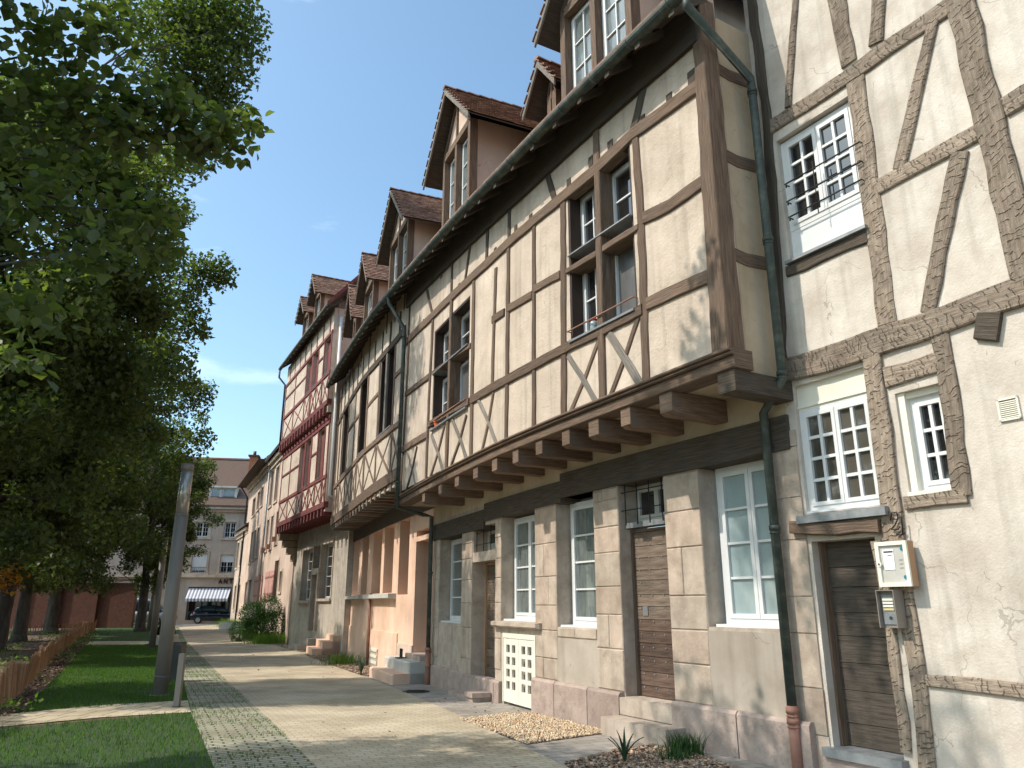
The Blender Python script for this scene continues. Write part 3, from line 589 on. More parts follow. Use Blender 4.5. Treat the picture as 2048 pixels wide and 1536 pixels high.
# corner posts
a = J.hit(1432, 705, 0)[0]
mb = MB(); sweep(mb, J, [(-.615, 4.12), (-.665, 8.7)], (.25, .15), -.2, .045, .01); mb.build('corner_post', 'wood_brown', H2)
T('timber_rail', [(1400, 172), (1267, 268), (1189, 343), (1124, 397), (1026, 479), (985, 518), (946, 554), (907, 591), (868, 630), (829, 668), (812, 686)], .19, proud=.036)
T('timber_rail', [(1287, 619), (1208, 660), (1131, 697), (1073, 729), (1008, 763), (943, 801)], .16, proud=.034)
T('timber_rail', [(940, 803), (900, 824), (858, 850)], .13, proud=.034)
T('timber_rail', [(858, 868), (830, 884), (806, 900)], .16, proud=.034)
T('timber_rail', [(1122, 549), (1070, 578)], .14); T('timber_rail', [(1066, 590), (1018, 617)], .14); T('timber_rail', [(1010, 624), (986, 640)], .14)
T('timber_rail', [(1289, 437), (1340, 412), (1409, 362)], .17); T('timber_rail', [(1296, 608), (1360, 578), (1424, 552)], .17)
T('timber_rail', [(860, 752), (812, 789)], .14)
P_ = [((1271, 272), (1283, 450), (1294, 768), .14), ((1127, 396), (1128, 620), (1129, 838), .14), ((1069, 440), (1069, 650), (1069, 861), .105), ((1018, 484), (1016, 680), (1013, 884), .11),
      ((993, 536), (989, 660), (985, 775), .09), ((949, 562), (946, 740), (943, 918), .12), ((867, 640), (859, 800), (853, 962), .12), ((820, 672), (811, 830), (802, 992), .09)]
for *q, w in P_: T('timber_post', q, w, rough=.01)
T('mullion', [(1191, 195), (1195, 345)], .13); T('mullion', [(1197, 345), (1202, 560), (1208, 803)], .13, depth=.2, proud=.03)
T('mullion', [(905, 597), (900, 780), (894, 945)], .12, depth=.2, proud=.03)
T('transom', [(1208, 498), (1279, 454)], .10, depth=.25); T('transom', [(1135, 543), (1195, 508)], .10, depth=.25)
T('transom', [(903, 716), (942, 691)], .1, depth=.25); T('transom', [(866, 746), (897, 723)], .1, depth=.25)
BR = [((1140, 828), (1197, 684), .085, 0), ((1137, 712), (1194, 806), .09, 1), ((1220, 796), (1278, 631), .09, 0), ((1219, 668), (1282, 770), .12, 1), ((964, 905), (988, 783), .08, 0), ((958, 800), (994, 888), .08, 1),
      ((860, 959), (890, 851), .08, 0), ((864, 870), (888, 946), .085, 1), ((901, 938), (934, 830), .08, 0), ((906, 840), (934, 918), .085, 1), ((812, 986), (835, 893), .07, 0), ((815, 903), (833, 980), .07, 1)]
for a, b, w, g in BR: T('timber_brace', [a, ((a[0]+b[0])/2+2, (a[1]+b[1])/2), b], w, mat='wood_grey' if g else 'wood_brown', proud=.014 if not g else .019, label='weathered grey brace' if g else None)
for a, b, w in [((1314, 60), (1267, 265), .15), ((1081, 300), (1110, 398), .13), ((1021, 360), (1019, 480), .1), ((978, 420), (974, 525), .1), ((948, 450), (930, 569), .08), ((906, 485), (904, 593), .085), ((850, 556), (866, 630), .09), ((822, 585), (818, 672), .08)]:
    T('timber_strut', [a, b], w, mat='wood_dark')
for x, y, b in [(1386, 155, 1.6), (1339, 197, 1), (1286, 239, .9), (1221, 291, 1.1), (1182, 322, 1), (1138, 366, 1), (1062, 436, 1), (1032, 458, 1), (991, 502, .9), (918, 574, 1), (876, 619, .9), (847, 645, 1)]:
    s, z = J.hit(x, y, 0); mb = MB(); mb.cbox(J, s-.05*b, s+.05*b, z-.09*b, z+.07*b, -.1, .012); mb.build('joist_plug', 'wood_dark', H2)
# moulded sill of the jetty
for nm, a0, a1, o1, hh in (('sill_beam', -.21, -.075, .03, 0), ('sill_moulding', -.075, -.04, .075, 0), ('sill_moulding', -.04, .0, .10, 0)):
    mb = MB(); n = 30
    R = []
    for i in range(n+1):
        s = NE-.13+(10.46-NE)*i/n; z = zl(s); R.append([J.w(s, z+a0, -.25), J.w(s, z+a0, o1-.012), J.w(s, z+a0+.012, o1), J.w(s, z+a1-.012, o1), J.w(s, z+a1, o1-.012), J.w(s, z+a1, -.25)])
    mb.loft(R); mb.build(nm, 'wood_brown', H2)
# joists
zj = lambda s: interp([(-1, 3.72), (0, 3.68), (3, 3.655), (6, 3.63), (10, 3.56)], s)
JP = [(1345, 828), (1262, 848), (1197, 875), (1140, 895), (1085, 909), (1037, 926), (994, 943), (955, 959), (917, 974), (883, 991), (849, 1014)]
for x, y in JP:
    s = J.hit(x, y, 0)[0]+.1; mb = MB(); g = rnd.uniform(.75, 1.25); w = rnd.uniform(.09, .115); z = zj(s)
    r = [[J.w(s-w, z+dz, o), J.w(s+w, z+dz, o), J.w(s+w, zl(s)-.212, o), J.w(s-w, zl(s)-.212, o)] for o, dz in ((-1., 0), (-.06, 0), (.0, .035))]
    mb.loft(r, c=(g, g, g)); mb.build('joist', 'wood_brown', H2)
s = -.63; mb = MB(); mb.loft([[J.w(s-.12, 3.72, o), J.w(s+.12, 3.72, o), J.w(s+.12, 3.95, o), J.w(s-.12, 3.95, o)] for o in (-1.1, -.05, -.0)]); mb.build('joist', 'wood_dark', H2)
mb = MB(); sheet(mb, J, NE, SPLIT, lambda s: (zl(s)-.2, -.02), lambda s: (zl(s)-.2, G0-.1)); mb.build('jetty_soffit', 'plaster_shaded', H2)
# ground floor
zh = lambda s: interp([(-.6, 3.26), (4, 3.15), (6.4, 3.08), (10.5, 2.98)], s)
W1 = srange(J, (1407, 1100), (1566, 1150), G0); D1_ = srange(J, (1242, 1150), (1337, 1150), G0); W2_ = srange(J, (1114, 1120), (1190, 1120), G0); W3_ = srange(J, (1003, 1130), (1071, 1130), G0)
D2_ = srange(J, (944, 1200), (991, 1200), G0); T2_ = srange(J, (947, 1070), (995, 1070), G0); W4_ = srange(J, (880, 1150), (924, 1150), G0)
zs = lambda p: zat(J, p, G0)
holes = [(*W1, 1.34, 3.26), (*D1_, .43, 3.24), (*W2_, zs((1165, 1256)), 3.2), (*W3_, zs((1045, 1243)), 3.15), (*D2_, zs((965, 1358)), zs((968, 1122))), (*T2_, zs((970, 1102)), 3.06), (*W4_, zs((905, 1246)), 3.02), (*srange(J, (1008, 1350), (1074, 1350), G0), -.05, zs((1040, 1268)))]
G2E = 10.5
wall('ground_floor_wall', 'stone', H2, J, -.64, G2E, -.35, 3.5, holes, G0, .5)
mb = MB(); mb.cbox(J, -.64, G2E, 3.45, 4.0, G0-.3, G0+.006); mb.build('frieze', 'plaster_shaded', H2)
mb = MB(); mb.cbox(J, -.66, 3.9, 3.2, 3.58, G0-.35, G0+.05); mb.build('lintel_beam', 'wood_dark', H2)
mb = MB(); mb.cbox(J, 3.91, 7.1, 3.13, 3.47, G0-.35, G0+.04); mb.build('lintel_beam', 'wood_dark', H2)
mb = MB(); mb.cbox(J, 7.11, G2E, 3.0, 3.36, G0-.35, G0+.045); mb.build('lintel_beam', 'wood_dark', H2)
def piers(par, name, a, b, z0, z1, pr=.012, mat='stone', pink=.25, lo=.3, hi=.62, split=.35):
    mb = MB(); z = z0; edge = z0
    while z < z1-.05:
        h = min(rnd.uniform(lo, hi), z1-z); xs = [a, b]
        if b-a > .35 and rnd.random() < split: xs = [a, a+(b-a)*rnd.uniform(.35, .65), b]
        for x0, x1 in zip(xs, xs[1:]):
            g = rnd.uniform(.9, 1.08); pk = rnd.random() < pink; c = (g*1.01, g*(.95 if pk else .99), g*(.92 if pk else .97)); e = pr+rnd.uniform(0, .006); q = .003+rnd.uniform(0, .004)
            mb.loft([[J.w(x0+q, z+q, o), J.w(x1-q, z+q, o), J.w(x1-q, z+h-q, o), J.w(x0+q, z+h-q, o)] if o < G0+e else [J.w(x0+q+.01, z+q+.01, o), J.w(x1-q-.01, z+q+.01, o), J.w(x1-q-.01, z+h-q-.01, o), J.w(x0+q+.01, z+h-q-.01, o)] for o in (G0-.02, G0+e-.008, G0+e)], c=c)
        z += h
    return mb.build(name, mat, par)
ZP = .48
pr_ = [(D1_[1], W2_[0]), (W1[1], D1_[0]), (W2_[1], W3_[0]), (W3_[1], D2_[0]), (W4_[1], W4_[1]+.42)]
for a, b in pr_: piers(H2, 'stone_pier', a, b, ZP, 3.18)
piers(H2, 'stone_pier', D2_[1], W4_[0], zs((905, 1246))-1.0, 3.02)
piers(H2, 'stone_pier', -.6, -.6+.02+max(.02, W1[0]+.58), 1.3, 3.2)
for a, b, z0, z1 in ((W1[0], W1[1], ZP, 1.3), (W2_[0], W2_[1], ZP, zs((1165, 1256))-.16)):
    mb = MB(); mb.cbox(J, a-.02, b+.02, z0, z1, G0-.02, G0+.009); mb.build('render_panel', 'render_panel', H2)
mb = MB(); piers(H2, 'plinth_course', W2_[0], W2_[1], zs((1165, 1256))-.15, zs((1165, 1256))-.005, .014, lo=.14, hi=.15, split=1)
x = -.6
while x < D1_[0]-.1:
    w = rnd.uniform(.7, 1.2); w = min(w, D1_[0]-x); g = rnd.uniform(.85, 1.1)
    pl = MB(); pl.loft([[J.w(x+.008, -.15, o), J.w(x+w-.008, -.15, o), J.w(x+w-.008, t, o), J.w(x+.008, t, o)] for o, t in ((G0-.1, ZP), (G0+.07, ZP), (G0+.1, ZP-.035))], c=(g, g, g)); x += w; pl.build('plinth_block', 'stone_pink', H2)
x = D1_[1]+.02
while x < W3_[0]-.1:
    w = rnd.uniform(.55, 1.1); w = min(w, W3_[0]-x); g = rnd.uniform(.85, 1.1)
    pl = MB(); pl.loft([[J.w(x+.008, -.15, o), J.w(x+w-.008, -.15, o), J.w(x+w-.008, t, o), J.w(x+.008, t, o)] for o, t in ((G0-.1, ZP), (G0+.07, ZP), (G0+.1, ZP-.035))], c=(g, g*.98, g*.97)); x += w; pl.build('plinth_block', 'stone_pink', H2)
x = srange(J, (1006, 1350), (1073, 1350), G0)[1]+.03
while x < G2E-.2:
    w = rnd.uniform(.55, 1.1); w = min(w, G2E-.1-x); g = rnd.uniform(.9, 1.1); hz = zs((930, 1345))
    pl = MB(); pl.loft([[J.w(x+.008, -.3, o), J.w(x+w-.008, -.3, o), J.w(x+w-.008, t, o), J.w(x+.008, t, o)] for o, t in ((G0-.1, hz), (G0+.05, hz), (G0+.07, hz-.03))], c=(g, g*.98, g*.97)); x += w; pl.build('plinth_block', 'stone_pink', H2)

window(H2, J, W1[0]+.02, W1[1]-.07, 1.37, 3.2, G0-.22, 2, 1, 4, pane='glass_frost', fw=.065, bar=.028, sill=.14)
w = window(H2, J, W2_[0]+.01, W2_[1]-.04, zs((1165, 1256))+.03, 3.14, G0-.24, 1, 1, 4, pane='glass_net', fw=.065, bar=.026, sill=.2)
window(H2, J, W3_[0]+.01, W3_[1]-.04, zs((1045, 1243))+.03, 3.1, G0-.24, 2, 1, 4, pane='glass_net', fw=.06, bar=.026, sill=.2)
window(H2, J, W4_[0]+.01, W4_[1]-.04, zs((905, 1246))+.03, 2.98, G0-.24, 1, 1, 4, pane='glass_net', fw=.06, bar=.026, sill=.2)
def plank_door(par, C, a, b, z0, z1, off, mat, hw=(.13, .2), frame='fence_wood', red=0.):
    mb = MB(); z = z0
    while z < z1-.01:
        h = rnd.uniform(*hw); g = rnd.uniform(.75, 1.2); k = .55 if red and z < z0+.9 else 1
        mb.cbox(C, a+.045, b-.045, z, min(z+h-.007, z1), off-.06, off-rnd.uniform(0, .005), (g*k*(1+red*(k < 1)*.5), g*k, g*k)); z += h
    mb.cbox(C, a+.045, b-.045, z0, z1, off-.12, off-.065, (.4, .4, .4)); d = mb.build('door', mat, par)  # the dark board behind the planks is added to block light in the gaps
    mb = MB(); mb.cbox(C, a, a+.04, z0, z1+.04, off-.06, off+.03); mb.cbox(C, b-.04, b, z0, z1+.04, off-.06, off+.03); mb.cbox(C, a+.04, b-.04, z1+.002, z1+.04, off-.06, off+.03); mb.build('door_frame', frame, d)
    return d
zdt = zat(J, (1300, 1062), G0-.2)
d = plank_door(H2, J, *D1_, .44, zdt, G0-.22, 'door_wood', frame='wood_brown', red=.3)
mb = MB(); p = J.hit(1292, 1222, G0-.22); mb.cbox(J, p[0]-.05, p[0]+.05, p[1]-.06, p[1]+.06, G0-.219, G0-.21); mb.build('lock_plate', 'lead', d)
mb = MB()
for r_ in range(12):
    for k in range(4): mb.disc(J.w(D1_[0]+.14+(D1_[1]-D1_[0]-.28)*k/3+rnd.uniform(-.02, .02), .55+r_*.165, G0-.221), nrm(J, 1.5), .011, .008, 6)
mb.build('nails', 'lead', d)
mb = MB(); mb.cbox(J, *D1_, zdt+.06, zdt+.13, G0-.3, G0-.1); mb.build('transom_ledge', 'lead', H2)
window(H2, J, D1_[0]+.02, D1_[1]-.02, zdt+.14, 3.2, G0-.3, 2, 1, 1, fr='concrete', fw=.055, name='fanlight')
mb = MB()
for k in range(4): s = D1_[0]+.1+(D1_[1]-D1_[0]-.2)*k/3; mb.tube([J.w(s, zdt+.09, G0-.05), J.w(s, 3.22, G0-.05)], .009, 6)
for z in (zdt+.3, zdt+.55): mb.tube([J.w(D1_[0], z, G0-.055), J.w(D1_[1], z, G0-.055)], .008, 6)
mb.build('window_grille', 'iron', H2)
h = holes[4]; plank_door(H2, J, h[0], h[1], h[2]+.005, h[3]-.05, G0-.3, 'door_wood')
h = holes[5]; window(H2, J, h[0]+.01, h[1]-.01, h[2]+.05, h[3], G0-.3, 2, 1, 1, fr='concrete', fw=.07, name='fanlight')
mb = MB()
for k in range(4): s = h[0]+.07+(h[1]-h[0]-.14)*k/3; mb.tube([J.w(s, h[2], G0-.05), J.w(s, h[3], G0-.05)], .009, 6)
for z in (h[2]+.15, h[2]+.38): mb.tube([J.w(h[0], z, G0-.055), J.w(h[1], z, G0-.055)], .008, 6)
mb.build('window_grille', 'iron', H2)
# stone shelf and white cellar doors
a, b = srange(J, (982, 1250), (1074, 1250), G0+.1); z = zs((1045, 1243))
mb = MB(); mb.loft([[J.w(a, z-.11, o), J.w(b, z-.11, o), J.w(b, z-.01, o), J.w(a, z-.01, o)] if o < G0+.1 else [J.w(a+.03, z-.08, o), J.w(b-.03, z-.08, o), J.w(b-.03, z-.02, o), J.w(a+.03, z-.02, o)] for o in (G0-.1, G0+.06, G0+.12)]); mb.build('window_shelf', 'stone', H2)
h = holes[7]; a, b = h[0], h[1]; z0, z1 = 0.0, h[3]; m = (a+b)/2
for x0, x1 in ((a+.03, m-.004), (m+.004, b-.03)):
    mb = MB(); cw = (x1-x0); xs = [x0, x0+cw*.2, x0+cw*.44, x0+cw*.58, x0+cw*.82, x1]
    for i in (0, 2, 4): mb.cbox(J, xs[i], xs[i+1], z0, z1-.08, G0-.02, G0+.02)
    hd_ = z1-z0-.08; b0 = z0+.2*hd_; pt = .19*hd_; oh = pt*.66
    zr = [(z0, b0)]+[(b0+oh+k*pt, b0+pt+k*pt) for k in range(3)]+[(b0+oh+3*pt, z1-.08)]
    for i in (1, 3):
        for lo, hi in zr: mb.cbox(J, xs[i], xs[i+1], lo, hi, G0-.018, G0+.018)
    dd = mb.build('cellar_door', 'cream_paint', H2)
    mb = MB(); mb.cbox(J, x0+.02, x1-.02, z0+.02, z1-.1, G0-.16, G0-.14); mb.build('inner_board', 'plaster_beige', dd)
mb = MB(); mb.cbox(J, a, a+.028, z0, z1, G0-.05, G0+.03); mb.cbox(J, b-.028, b, z0, z1, G0-.05, G0+.03); mb.cbox(J, a+.028, b-.028, z1-.078, z1, G0-.05, G0+.03); mb.build('cellar_door_frame', 'cream_paint', H2)
# steps
mb = MB(); mb.loft([[J.w(x, z, o) for x, z in ((D1_[0]-.12, .22), (D1_[1]+.02, .22), (D1_[1]+.02, .425), (D1_[0]-.12, .425))] for o in (G0-.5, G0+.06, G0+.09)]); mb.build('door_step', 'stone', H2)
mb = MB(); mb.loft([[J.w(x, z, o) for x, z in ((D1_[0]-.25, -.1), (D1_[1]+.02, -.1), (D1_[1]+.02, .21), (D1_[0]-.25, .21))] for o in (G0-.1, G0+.36, G0+.4)]); mb.build('door_step', 'stone', H2)
h = holes[4]; mb = MB(); mb.cbox(J, h[0]-.1, h[1]+.35, -.3, h[2]-.005, G0-.5, G0+.08); mb.build('door_step', 'stone_pink', H2)
mb = MB(); mb.cbox(J, h[0]+.0, h[1]+.1, -.3, .02, G0+.08, G0+.42); mb.cbox(J, h[0]-.05, h[0]+.35, .02, .1, G0+.1, G0+.45); mb.build('door_step', 'stone_pink', H2)
# upper windows, set back in dark linings
for k in 'ab':
    a, b, lo, hi = op[k]; ms = (a+b)/2; zt_ = lo+(hi-lo)*.53
    mb = MB(); mb.cbox(J, a+.0, a+.04, lo, hi, -.3, -.01); mb.cbox(J, b-.04, b, lo, hi, -.3, -.01); mb.cbox(J, a+.04, b-.04, hi-.04, hi, -.3, -.01); mb.cbox(J, ms-.05, ms+.05, lo, hi, -.3, -.06); mb.build('window_lining', 'brown_paint', H2)
    for x0, x1, near in ((a+.04, ms-.05, 1), (ms+.05, b-.04, 0)):
        window(H2, J, x0, x1, lo+.03, zt_-.05, -.2, 1, 1 if near else 2, 1 if near else 2, pane='glass_screen' if near else 'glass_dark', fw=.035 if near else .05)
        window(H2, J, x0, x1, zt_+.07, hi-.06, -.2, 1, 1 if near else 2, 2, fw=.05)
    for q0, q1, q2 in ((lo-.012, lo+.018, .06), (zt_+.045, zt_+.065, .05)): mb = MB(); mb.cbox(J, a+.02, b-.02, q0, q1, -.28, q2); mb.build('window_sill', 'lead', H2)
    mb = MB(); mb.tube([J.w(a, lo+.16, .06), J.w(b, lo+.16, .06)], .011, 6)
    for q in (a, ms, b): mb.tube([J.w(q, lo+.16, .06), J.w(q, lo+.16, 0)], .008, 6)
    mb.build('guard_rail', 'rust_pipe', H2)
# flower pot and jar on the sills
def pot(s, z, o, r, h, mat, nm, lab, cat):
    mb = MB(); R = [[(*[J.w(s, 0, o)[i]+rr*(math.cos, math.sin)[i](t) for i in (0, 1)], zz) for t in [2*math.pi*k/14 for k in range(14)]] for rr, zz in ((r*.7, z), (r*.98, z+h*.75), (r*1.12, z+h*.75), (r*1.12, z+h), (r*.95, z+h), (r*.85, z+h*.8))]
    mb.loft(R, True, sm=False); o_ = mb.build(nm, mat); tag(o_, lab, cat); return o_
s, z = J.hit(873, 840, .0); pot(s, op['b'][2]+.02, -.03, .085, .14, 'orange_plastic', 'flower_pot', 'orange plastic pot on the farther upper window sill', 'pot')
s, z = J.hit(1187, 655, -.03); jr = thing('jar', J.w(s, op['a'][2]+.02, -.04), 'small jar with a red lid on the nearer upper window sill', 'jar')
mb = MB(); x, y, _ = J.w(s, 0, -.04); z = op['a'][2]+.02; mb.tube([(x, y, z), (x, y, z+.02), (x, y, z+.12), (x, y, z+.15)], [.05, .06, .06, .045], 12); mb.build('glass_body', 'glass_frost', jr)
mb = MB(); mb.tube([(x, y, z+.151), (x, y, z+.18)], .05, 12); mb.build('lid', 'red_plastic', jr)
# roof, eaves and gutter
def roof_of(par, C, a, b, zf, up=6.4, slope=1.2, mat='tiles', fr=.55):
    mb = MB(); sheet(mb, C, a, b, lambda s: (zf(s)+.06, fr), lambda s: (zf(s)+.06+slope*up, fr-up)); sheet(mb, C, a, b, lambda s: (zf(s)-.04, fr), lambda s: (zf(s)-.04+slope*(fr+.3), -.3))
    sheet(mb, C, a, b, lambda s: (zf(s)-.04, fr), lambda s: (zf(s)+.06, fr)); sheet(mb, C, a, b, lambda s: (zf(s)+.06+slope*up, fr-up), lambda s: (zf(s)-3, fr-2*up))
    for q in (a, b): mb.face([C.w(q, zf(q)-.04, fr), C.w(q, zf(q)+.06, fr), C.w(q, zf(q)+.06+slope*up, fr-up), C.w(q, zf(q)-.04+slope*up-.1, fr-up)])
    return mb.build('roof', mat, par)
def rafters(par, C, a, b, zf, mat='wood_dark', sp=.62, fr=.5):
    q = a+.1
    while q < b:
        z = zf(q); mb = MB()
        mb.loft([[C.w(q-.045, z-.17+dz, o), C.w(q+.045, z-.17+dz, o), C.w(q+.045, z-.05+dz, o), C.w(q-.045, z-.05+dz, o)] for o, dz in ((fr-.02, 0), (-.1, .45))]); q += sp; mb.build('rafter_tail', mat, par)
def gutter(par, C, a, b, zf, o=.57, r=.085, mat='copper_green', step=.4):
    mb = MB(); n = max(1, int((b-a)/step)); R = []
    for i in range(n+1):
        s = a+(b-a)*i/n; z = zf(s); R.append([C.w(s, z-r*math.sin(t), o-r+r*math.cos(t)) for t in [math.pi*k/8 for k in range(9)]]+[C.w(s, z-(r-.012)*math.sin(t), o-r+(r-.012)*math.cos(t)) for t in [math.pi*k/8 for k in range(8, -1, -1)]])
    mb.loft(R, True, sm=False); q = a+.3
    while q < b:
        z = zf(q); rr = r+.008
        mb.loft([[C.w(q+d, z-x*math.sin(t), o-r+x*math.cos(t)) for x, t in [(rr, math.pi*k/8) for k in range(9)]+[(r-.001, math.pi*k/8) for k in range(8, -1, -1)]] for d in (-.014, .014)], c=(1.5, 1.5, 1.5)); q += .75
    return mb.build('gutter', mat, par)
roof_of(H2, J, -.82, SPLIT, zg); rafters(H2, J, -.8, SPLIT, zg); gutter(H2, J, -1.0, SPLIT, zg)
mb = MB(); sheet(mb, J, NE, SPLIT, lambda s: (zg(s)-.3, -.01), lambda s: (zg(s)-.3, .06)); sheet(mb, J, NE, SPLIT, lambda s: (zg(s)-.3, .06), lambda s: (zg(s)+.3, .06)); mb.build('wall_plate', 'wood_dark', H2)
# return wall rails
for z in (7.82, 6.62, 5.35):
    mb = MB(); o = -.06; mb.loft([[J.w(NE-.012, z-.08+k, o_), J.w(NE+.1, z-.08+k, o_), J.w(NE+.1, z+.08+k, o_), J.w(NE-.012, z+.08+k, o_)] for o_, k in ((-.1, .02), (-.45, -.02), (G0-.1, .03))]); mb.build('side_rail', 'wood_brown', H2)
# downpipes
def pipe(par, pts, r=.045, mat='copper_green', collars=()):
    mb = MB(); mb.tube(pts, r, 12)
    for p, q in collars:
        a, b = Vector(p), Vector(q); mb.tube([a, a+(b-a).normalized()*.05], r+.01, 12); mb.tube([a+(b-a).normalized()*.07, a+(b-a).normalized()*.085], r+.008, 12)
    return mb.build('downpipe', mat, par)
po = -.66
a, b = J.hit(1520, 160, po), J.hit(1547, 775, po); pl = G0+.12; c = J.hit(1531, 825, pl); e = J.hit(1585, 1470, pl)
g0 = J.w(J.hit(1366, 0, .5)[0], 8.33, .45); se = (a[0]+b[0])/2; sf = (c[0]+e[0])/2
top = J.w(se, a[1], po); pipe(H2, [g0, tuple(Vector(g0)+Vector((0, 0, -.12))), tuple(Vector(top)+Vector((0, 0, .1))), top, J.w(se, b[1]+.06, po), J.w(sf, c[1], pl), J.w(sf, .62, pl)], .05, collars=[(J.w(se, a[1]-.05, po), J.w(se, 0, po)), (J.w(se, 5.6, po), J.w(se, 0, po)), (J.w(se, b[1]+.15, po), J.w(se, 0, po)), (J.w(sf, 2.4, pl), J.w(sf, 0, pl))])
pipe(H2, [J.w(sf, .62, pl), J.w(sf, -.1, pl)], .056, 'rust_pipe', collars=[(J.w(sf, .6, pl), J.w(sf, 0, pl)), (J.w(sf, .5, pl), J.w(sf, 0, pl))])
a, b = J.hit(815, 660, .12), J.hit(789, 985, .12); se = (a[0]+b[0])/2; gs = J.hit(777, 590, .5)[0]
c = J.hit(866, 1045, G0+.12); e = J.hit(852, 1360, G0+.12); sf = (c[0]+e[0])/2; zb = J.hit(789, 1018, .12)[1]
pipe(H2, [J.w(gs, zg(gs)-.06, .49), J.w(gs, zg(gs)-.22, .47), J.w(se, a[1]+.12, .12), J.w(se, a[1]-.02, .12), J.w(se, zb, .12), J.w(sf+.1, zb-.1, G0+.3), J.w(sf, zb-.15, G0+.13), J.w(sf, .66, G0+.12)], .05, collars=[(J.w(se, a[1]-.03, .12), J.w(se, 0, .12)), (J.w(se, 5.9, .12), J.w(se, 0, .12)), (J.w(se, 4.3, .12), J.w(se, 0, .12)), (J.w(sf, 2.3, G0+.12), J.w(sf, 0, G0+.12))])
pipe(H2, [J.w(sf, .66, G0+.12), J.w(sf, -.25, G0+.12)], .06, 'rust_pipe', collars=[(J.w(sf, .64, G0+.12), J.w(sf, 0, G0+.12)), (J.w(sf, .3, G0+.12), J.w(sf, 0, G0+.12))])

# ---------------------------------------------------------------- dormers
def dormer(par, C, sL, sR, z0, zE, zA, off, tips, back=3.0, wood='wood_brown', tile='tiles', lights=2, rows=4, wz=None, opened=None, over=.5, cheek='plaster_rose', small=False):
    """gabled dormer; sL > sR; tips = (s,z) of left eave, apex, right eave of the roof front"""
    d = MB(); m = (sL+sR)/2
    for a, b in ((sR, sR+.13), (sL-.13, sL)): d.cbox(C, a, b, z0, zE+.05, off-.16, off+.01)
    if lights == 2: d.cbox(C, m-.06, m+.06, z0, zE-.02, off-.14, off+.012)
    d.cbox(C, sR+.13, sL-.13, zE-.08, zE+.08, off-.15, off+.02)
    f = d.build('dormer', wood, par)
    g = MB()
    for a in (sR, sL-.04): g.cbox(C, a+.01, a+.03, z0-.3, zE+.06, off-back, off-.16)
    g.face([C.w(sR+.05, zE+.05, off-.03), C.w(sL-.05, zE+.05, off-.03), C.w(m, zA-.22, off-.03)]); g.build('cheek_wall', cheek, f)
    g = MB(); g.cbox(C, m-.035, m+.035, zE+.08, zA-.3, off-.03, off+.012)
    for x, t in ((sR+.02, tips[2]), (sL-.02, tips[0])):
        g.loft([[C.w(x, zE-.02, o), C.w(m, zA-.22, o), C.w(m, zA-.12, o), C.w(x, zE+.1, o)] for o in (off-.02, off+.014)])
    g.build('gable_timber', wood, f)
    a0, a1 = (sR+.14, m-.07) if lights == 2 else (sR+.14, sL-.14)
    zw = wz or z0+.05
    for k, (x0, x1) in enumerate(((a0, a1), (m+.07, sL-.14)) if lights == 2 else ((a0, a1),)):
        window(f, C, x0, x1, zw, zE-.09, off-.12, 1, 2, rows, fw=.05, bar=.022, pane='glass_net')
    # tiled slopes: real overlapping tiles
    tl = MB(); (lS, lZ), (aS, aZ), (rS, rZ) = tips
    for eS, eZ in ((lS, lZ), (rS, rZ)):
        L = math.dist((eS, eZ), (aS, aZ)); n = max(3, int(L/.105)); ds = (aS-eS)/L; dz = (aZ-eZ)/L; nx = -dz*(1 if ds > 0 else -1); nzz = abs(ds)
        T_ = back+over; mcol = max(4, int(T_/(.17 if not small else .3)))
        for i in range(n):
            for j in range(mcol):
                g_ = rnd.uniform(.62, 1.2); q = rnd.random(); c = (g_, g_*(.92+.1*q), g_*(.9+.12*q))
                u0 = L*i/n-.015; u1 = L*(i+1)/n+.05; o1 = off+over-T_*j/mcol-(.5*T_/mcol if i % 2 else 0)+.04; o0 = o1-T_/mcol+.008; h0 = .045+rnd.uniform(0, .008); h1 = .018
                if o1 > off+over+.02: o1 = off+over+.02
                A = [(eS+ds*u0+nx*h0, eZ+dz*u0+nzz*h0), (eS+ds*u1+nx*h1, eZ+dz*u1+nzz*h1)]
                B = [(p+(-nx)*.018, q_-nzz*.018) for p, q_ in A]
                tl.hexa([C.w(*B[0], o0), C.w(*B[0], o1), C.w(*B[1], o1), C.w(*B[1], o0), C.w(*A[0], o0), C.w(*A[0], o1), C.w(*A[1], o1), C.w(*A[1], o0)], c)
    k = 0; o = off+over+.02
    while o > off-back:
        g_ = rnd.uniform(.7, 1.1); tl.loft([[C.w(aS+r_*math.cos(t), aZ+.02+r_*math.sin(t)*.8, oo) for t in [math.pi*q/5 for q in range(6)]] for oo, r_ in ((o, .085), (o-.3, .065))], c=(g_, g_, g_)); o -= .27
    rf = tl.build('dormer_roof', tile, f)
    g = MB()
    for eS, eZ in ((lS, lZ), (rS, rZ)):
        g.loft([[C.w(eS, eZ-.03, o), C.w(aS, aZ-.03, o), C.w(aS, aZ+.0, o), C.w(eS, eZ+.0, o)] for o in (off+over-.06, off-back)])
    g.build('roof_boarding', wood if wood != 'wood_brown' else 'wood_dark', f)
    g = MB()
    for eS, eZ in ((lS, lZ), (rS, rZ)):
        g.loft([[C.w(eS, eZ-.12, o), C.w(aS, aZ-.14, o), C.w(aS, aZ+.015, o), C.w(eS, eZ+.015, o)] for o in (off+over-.035, off+over)])
    g.build('barge_board', 'wood_grey' if wood == 'wood_brown' else wood, f)
    return f
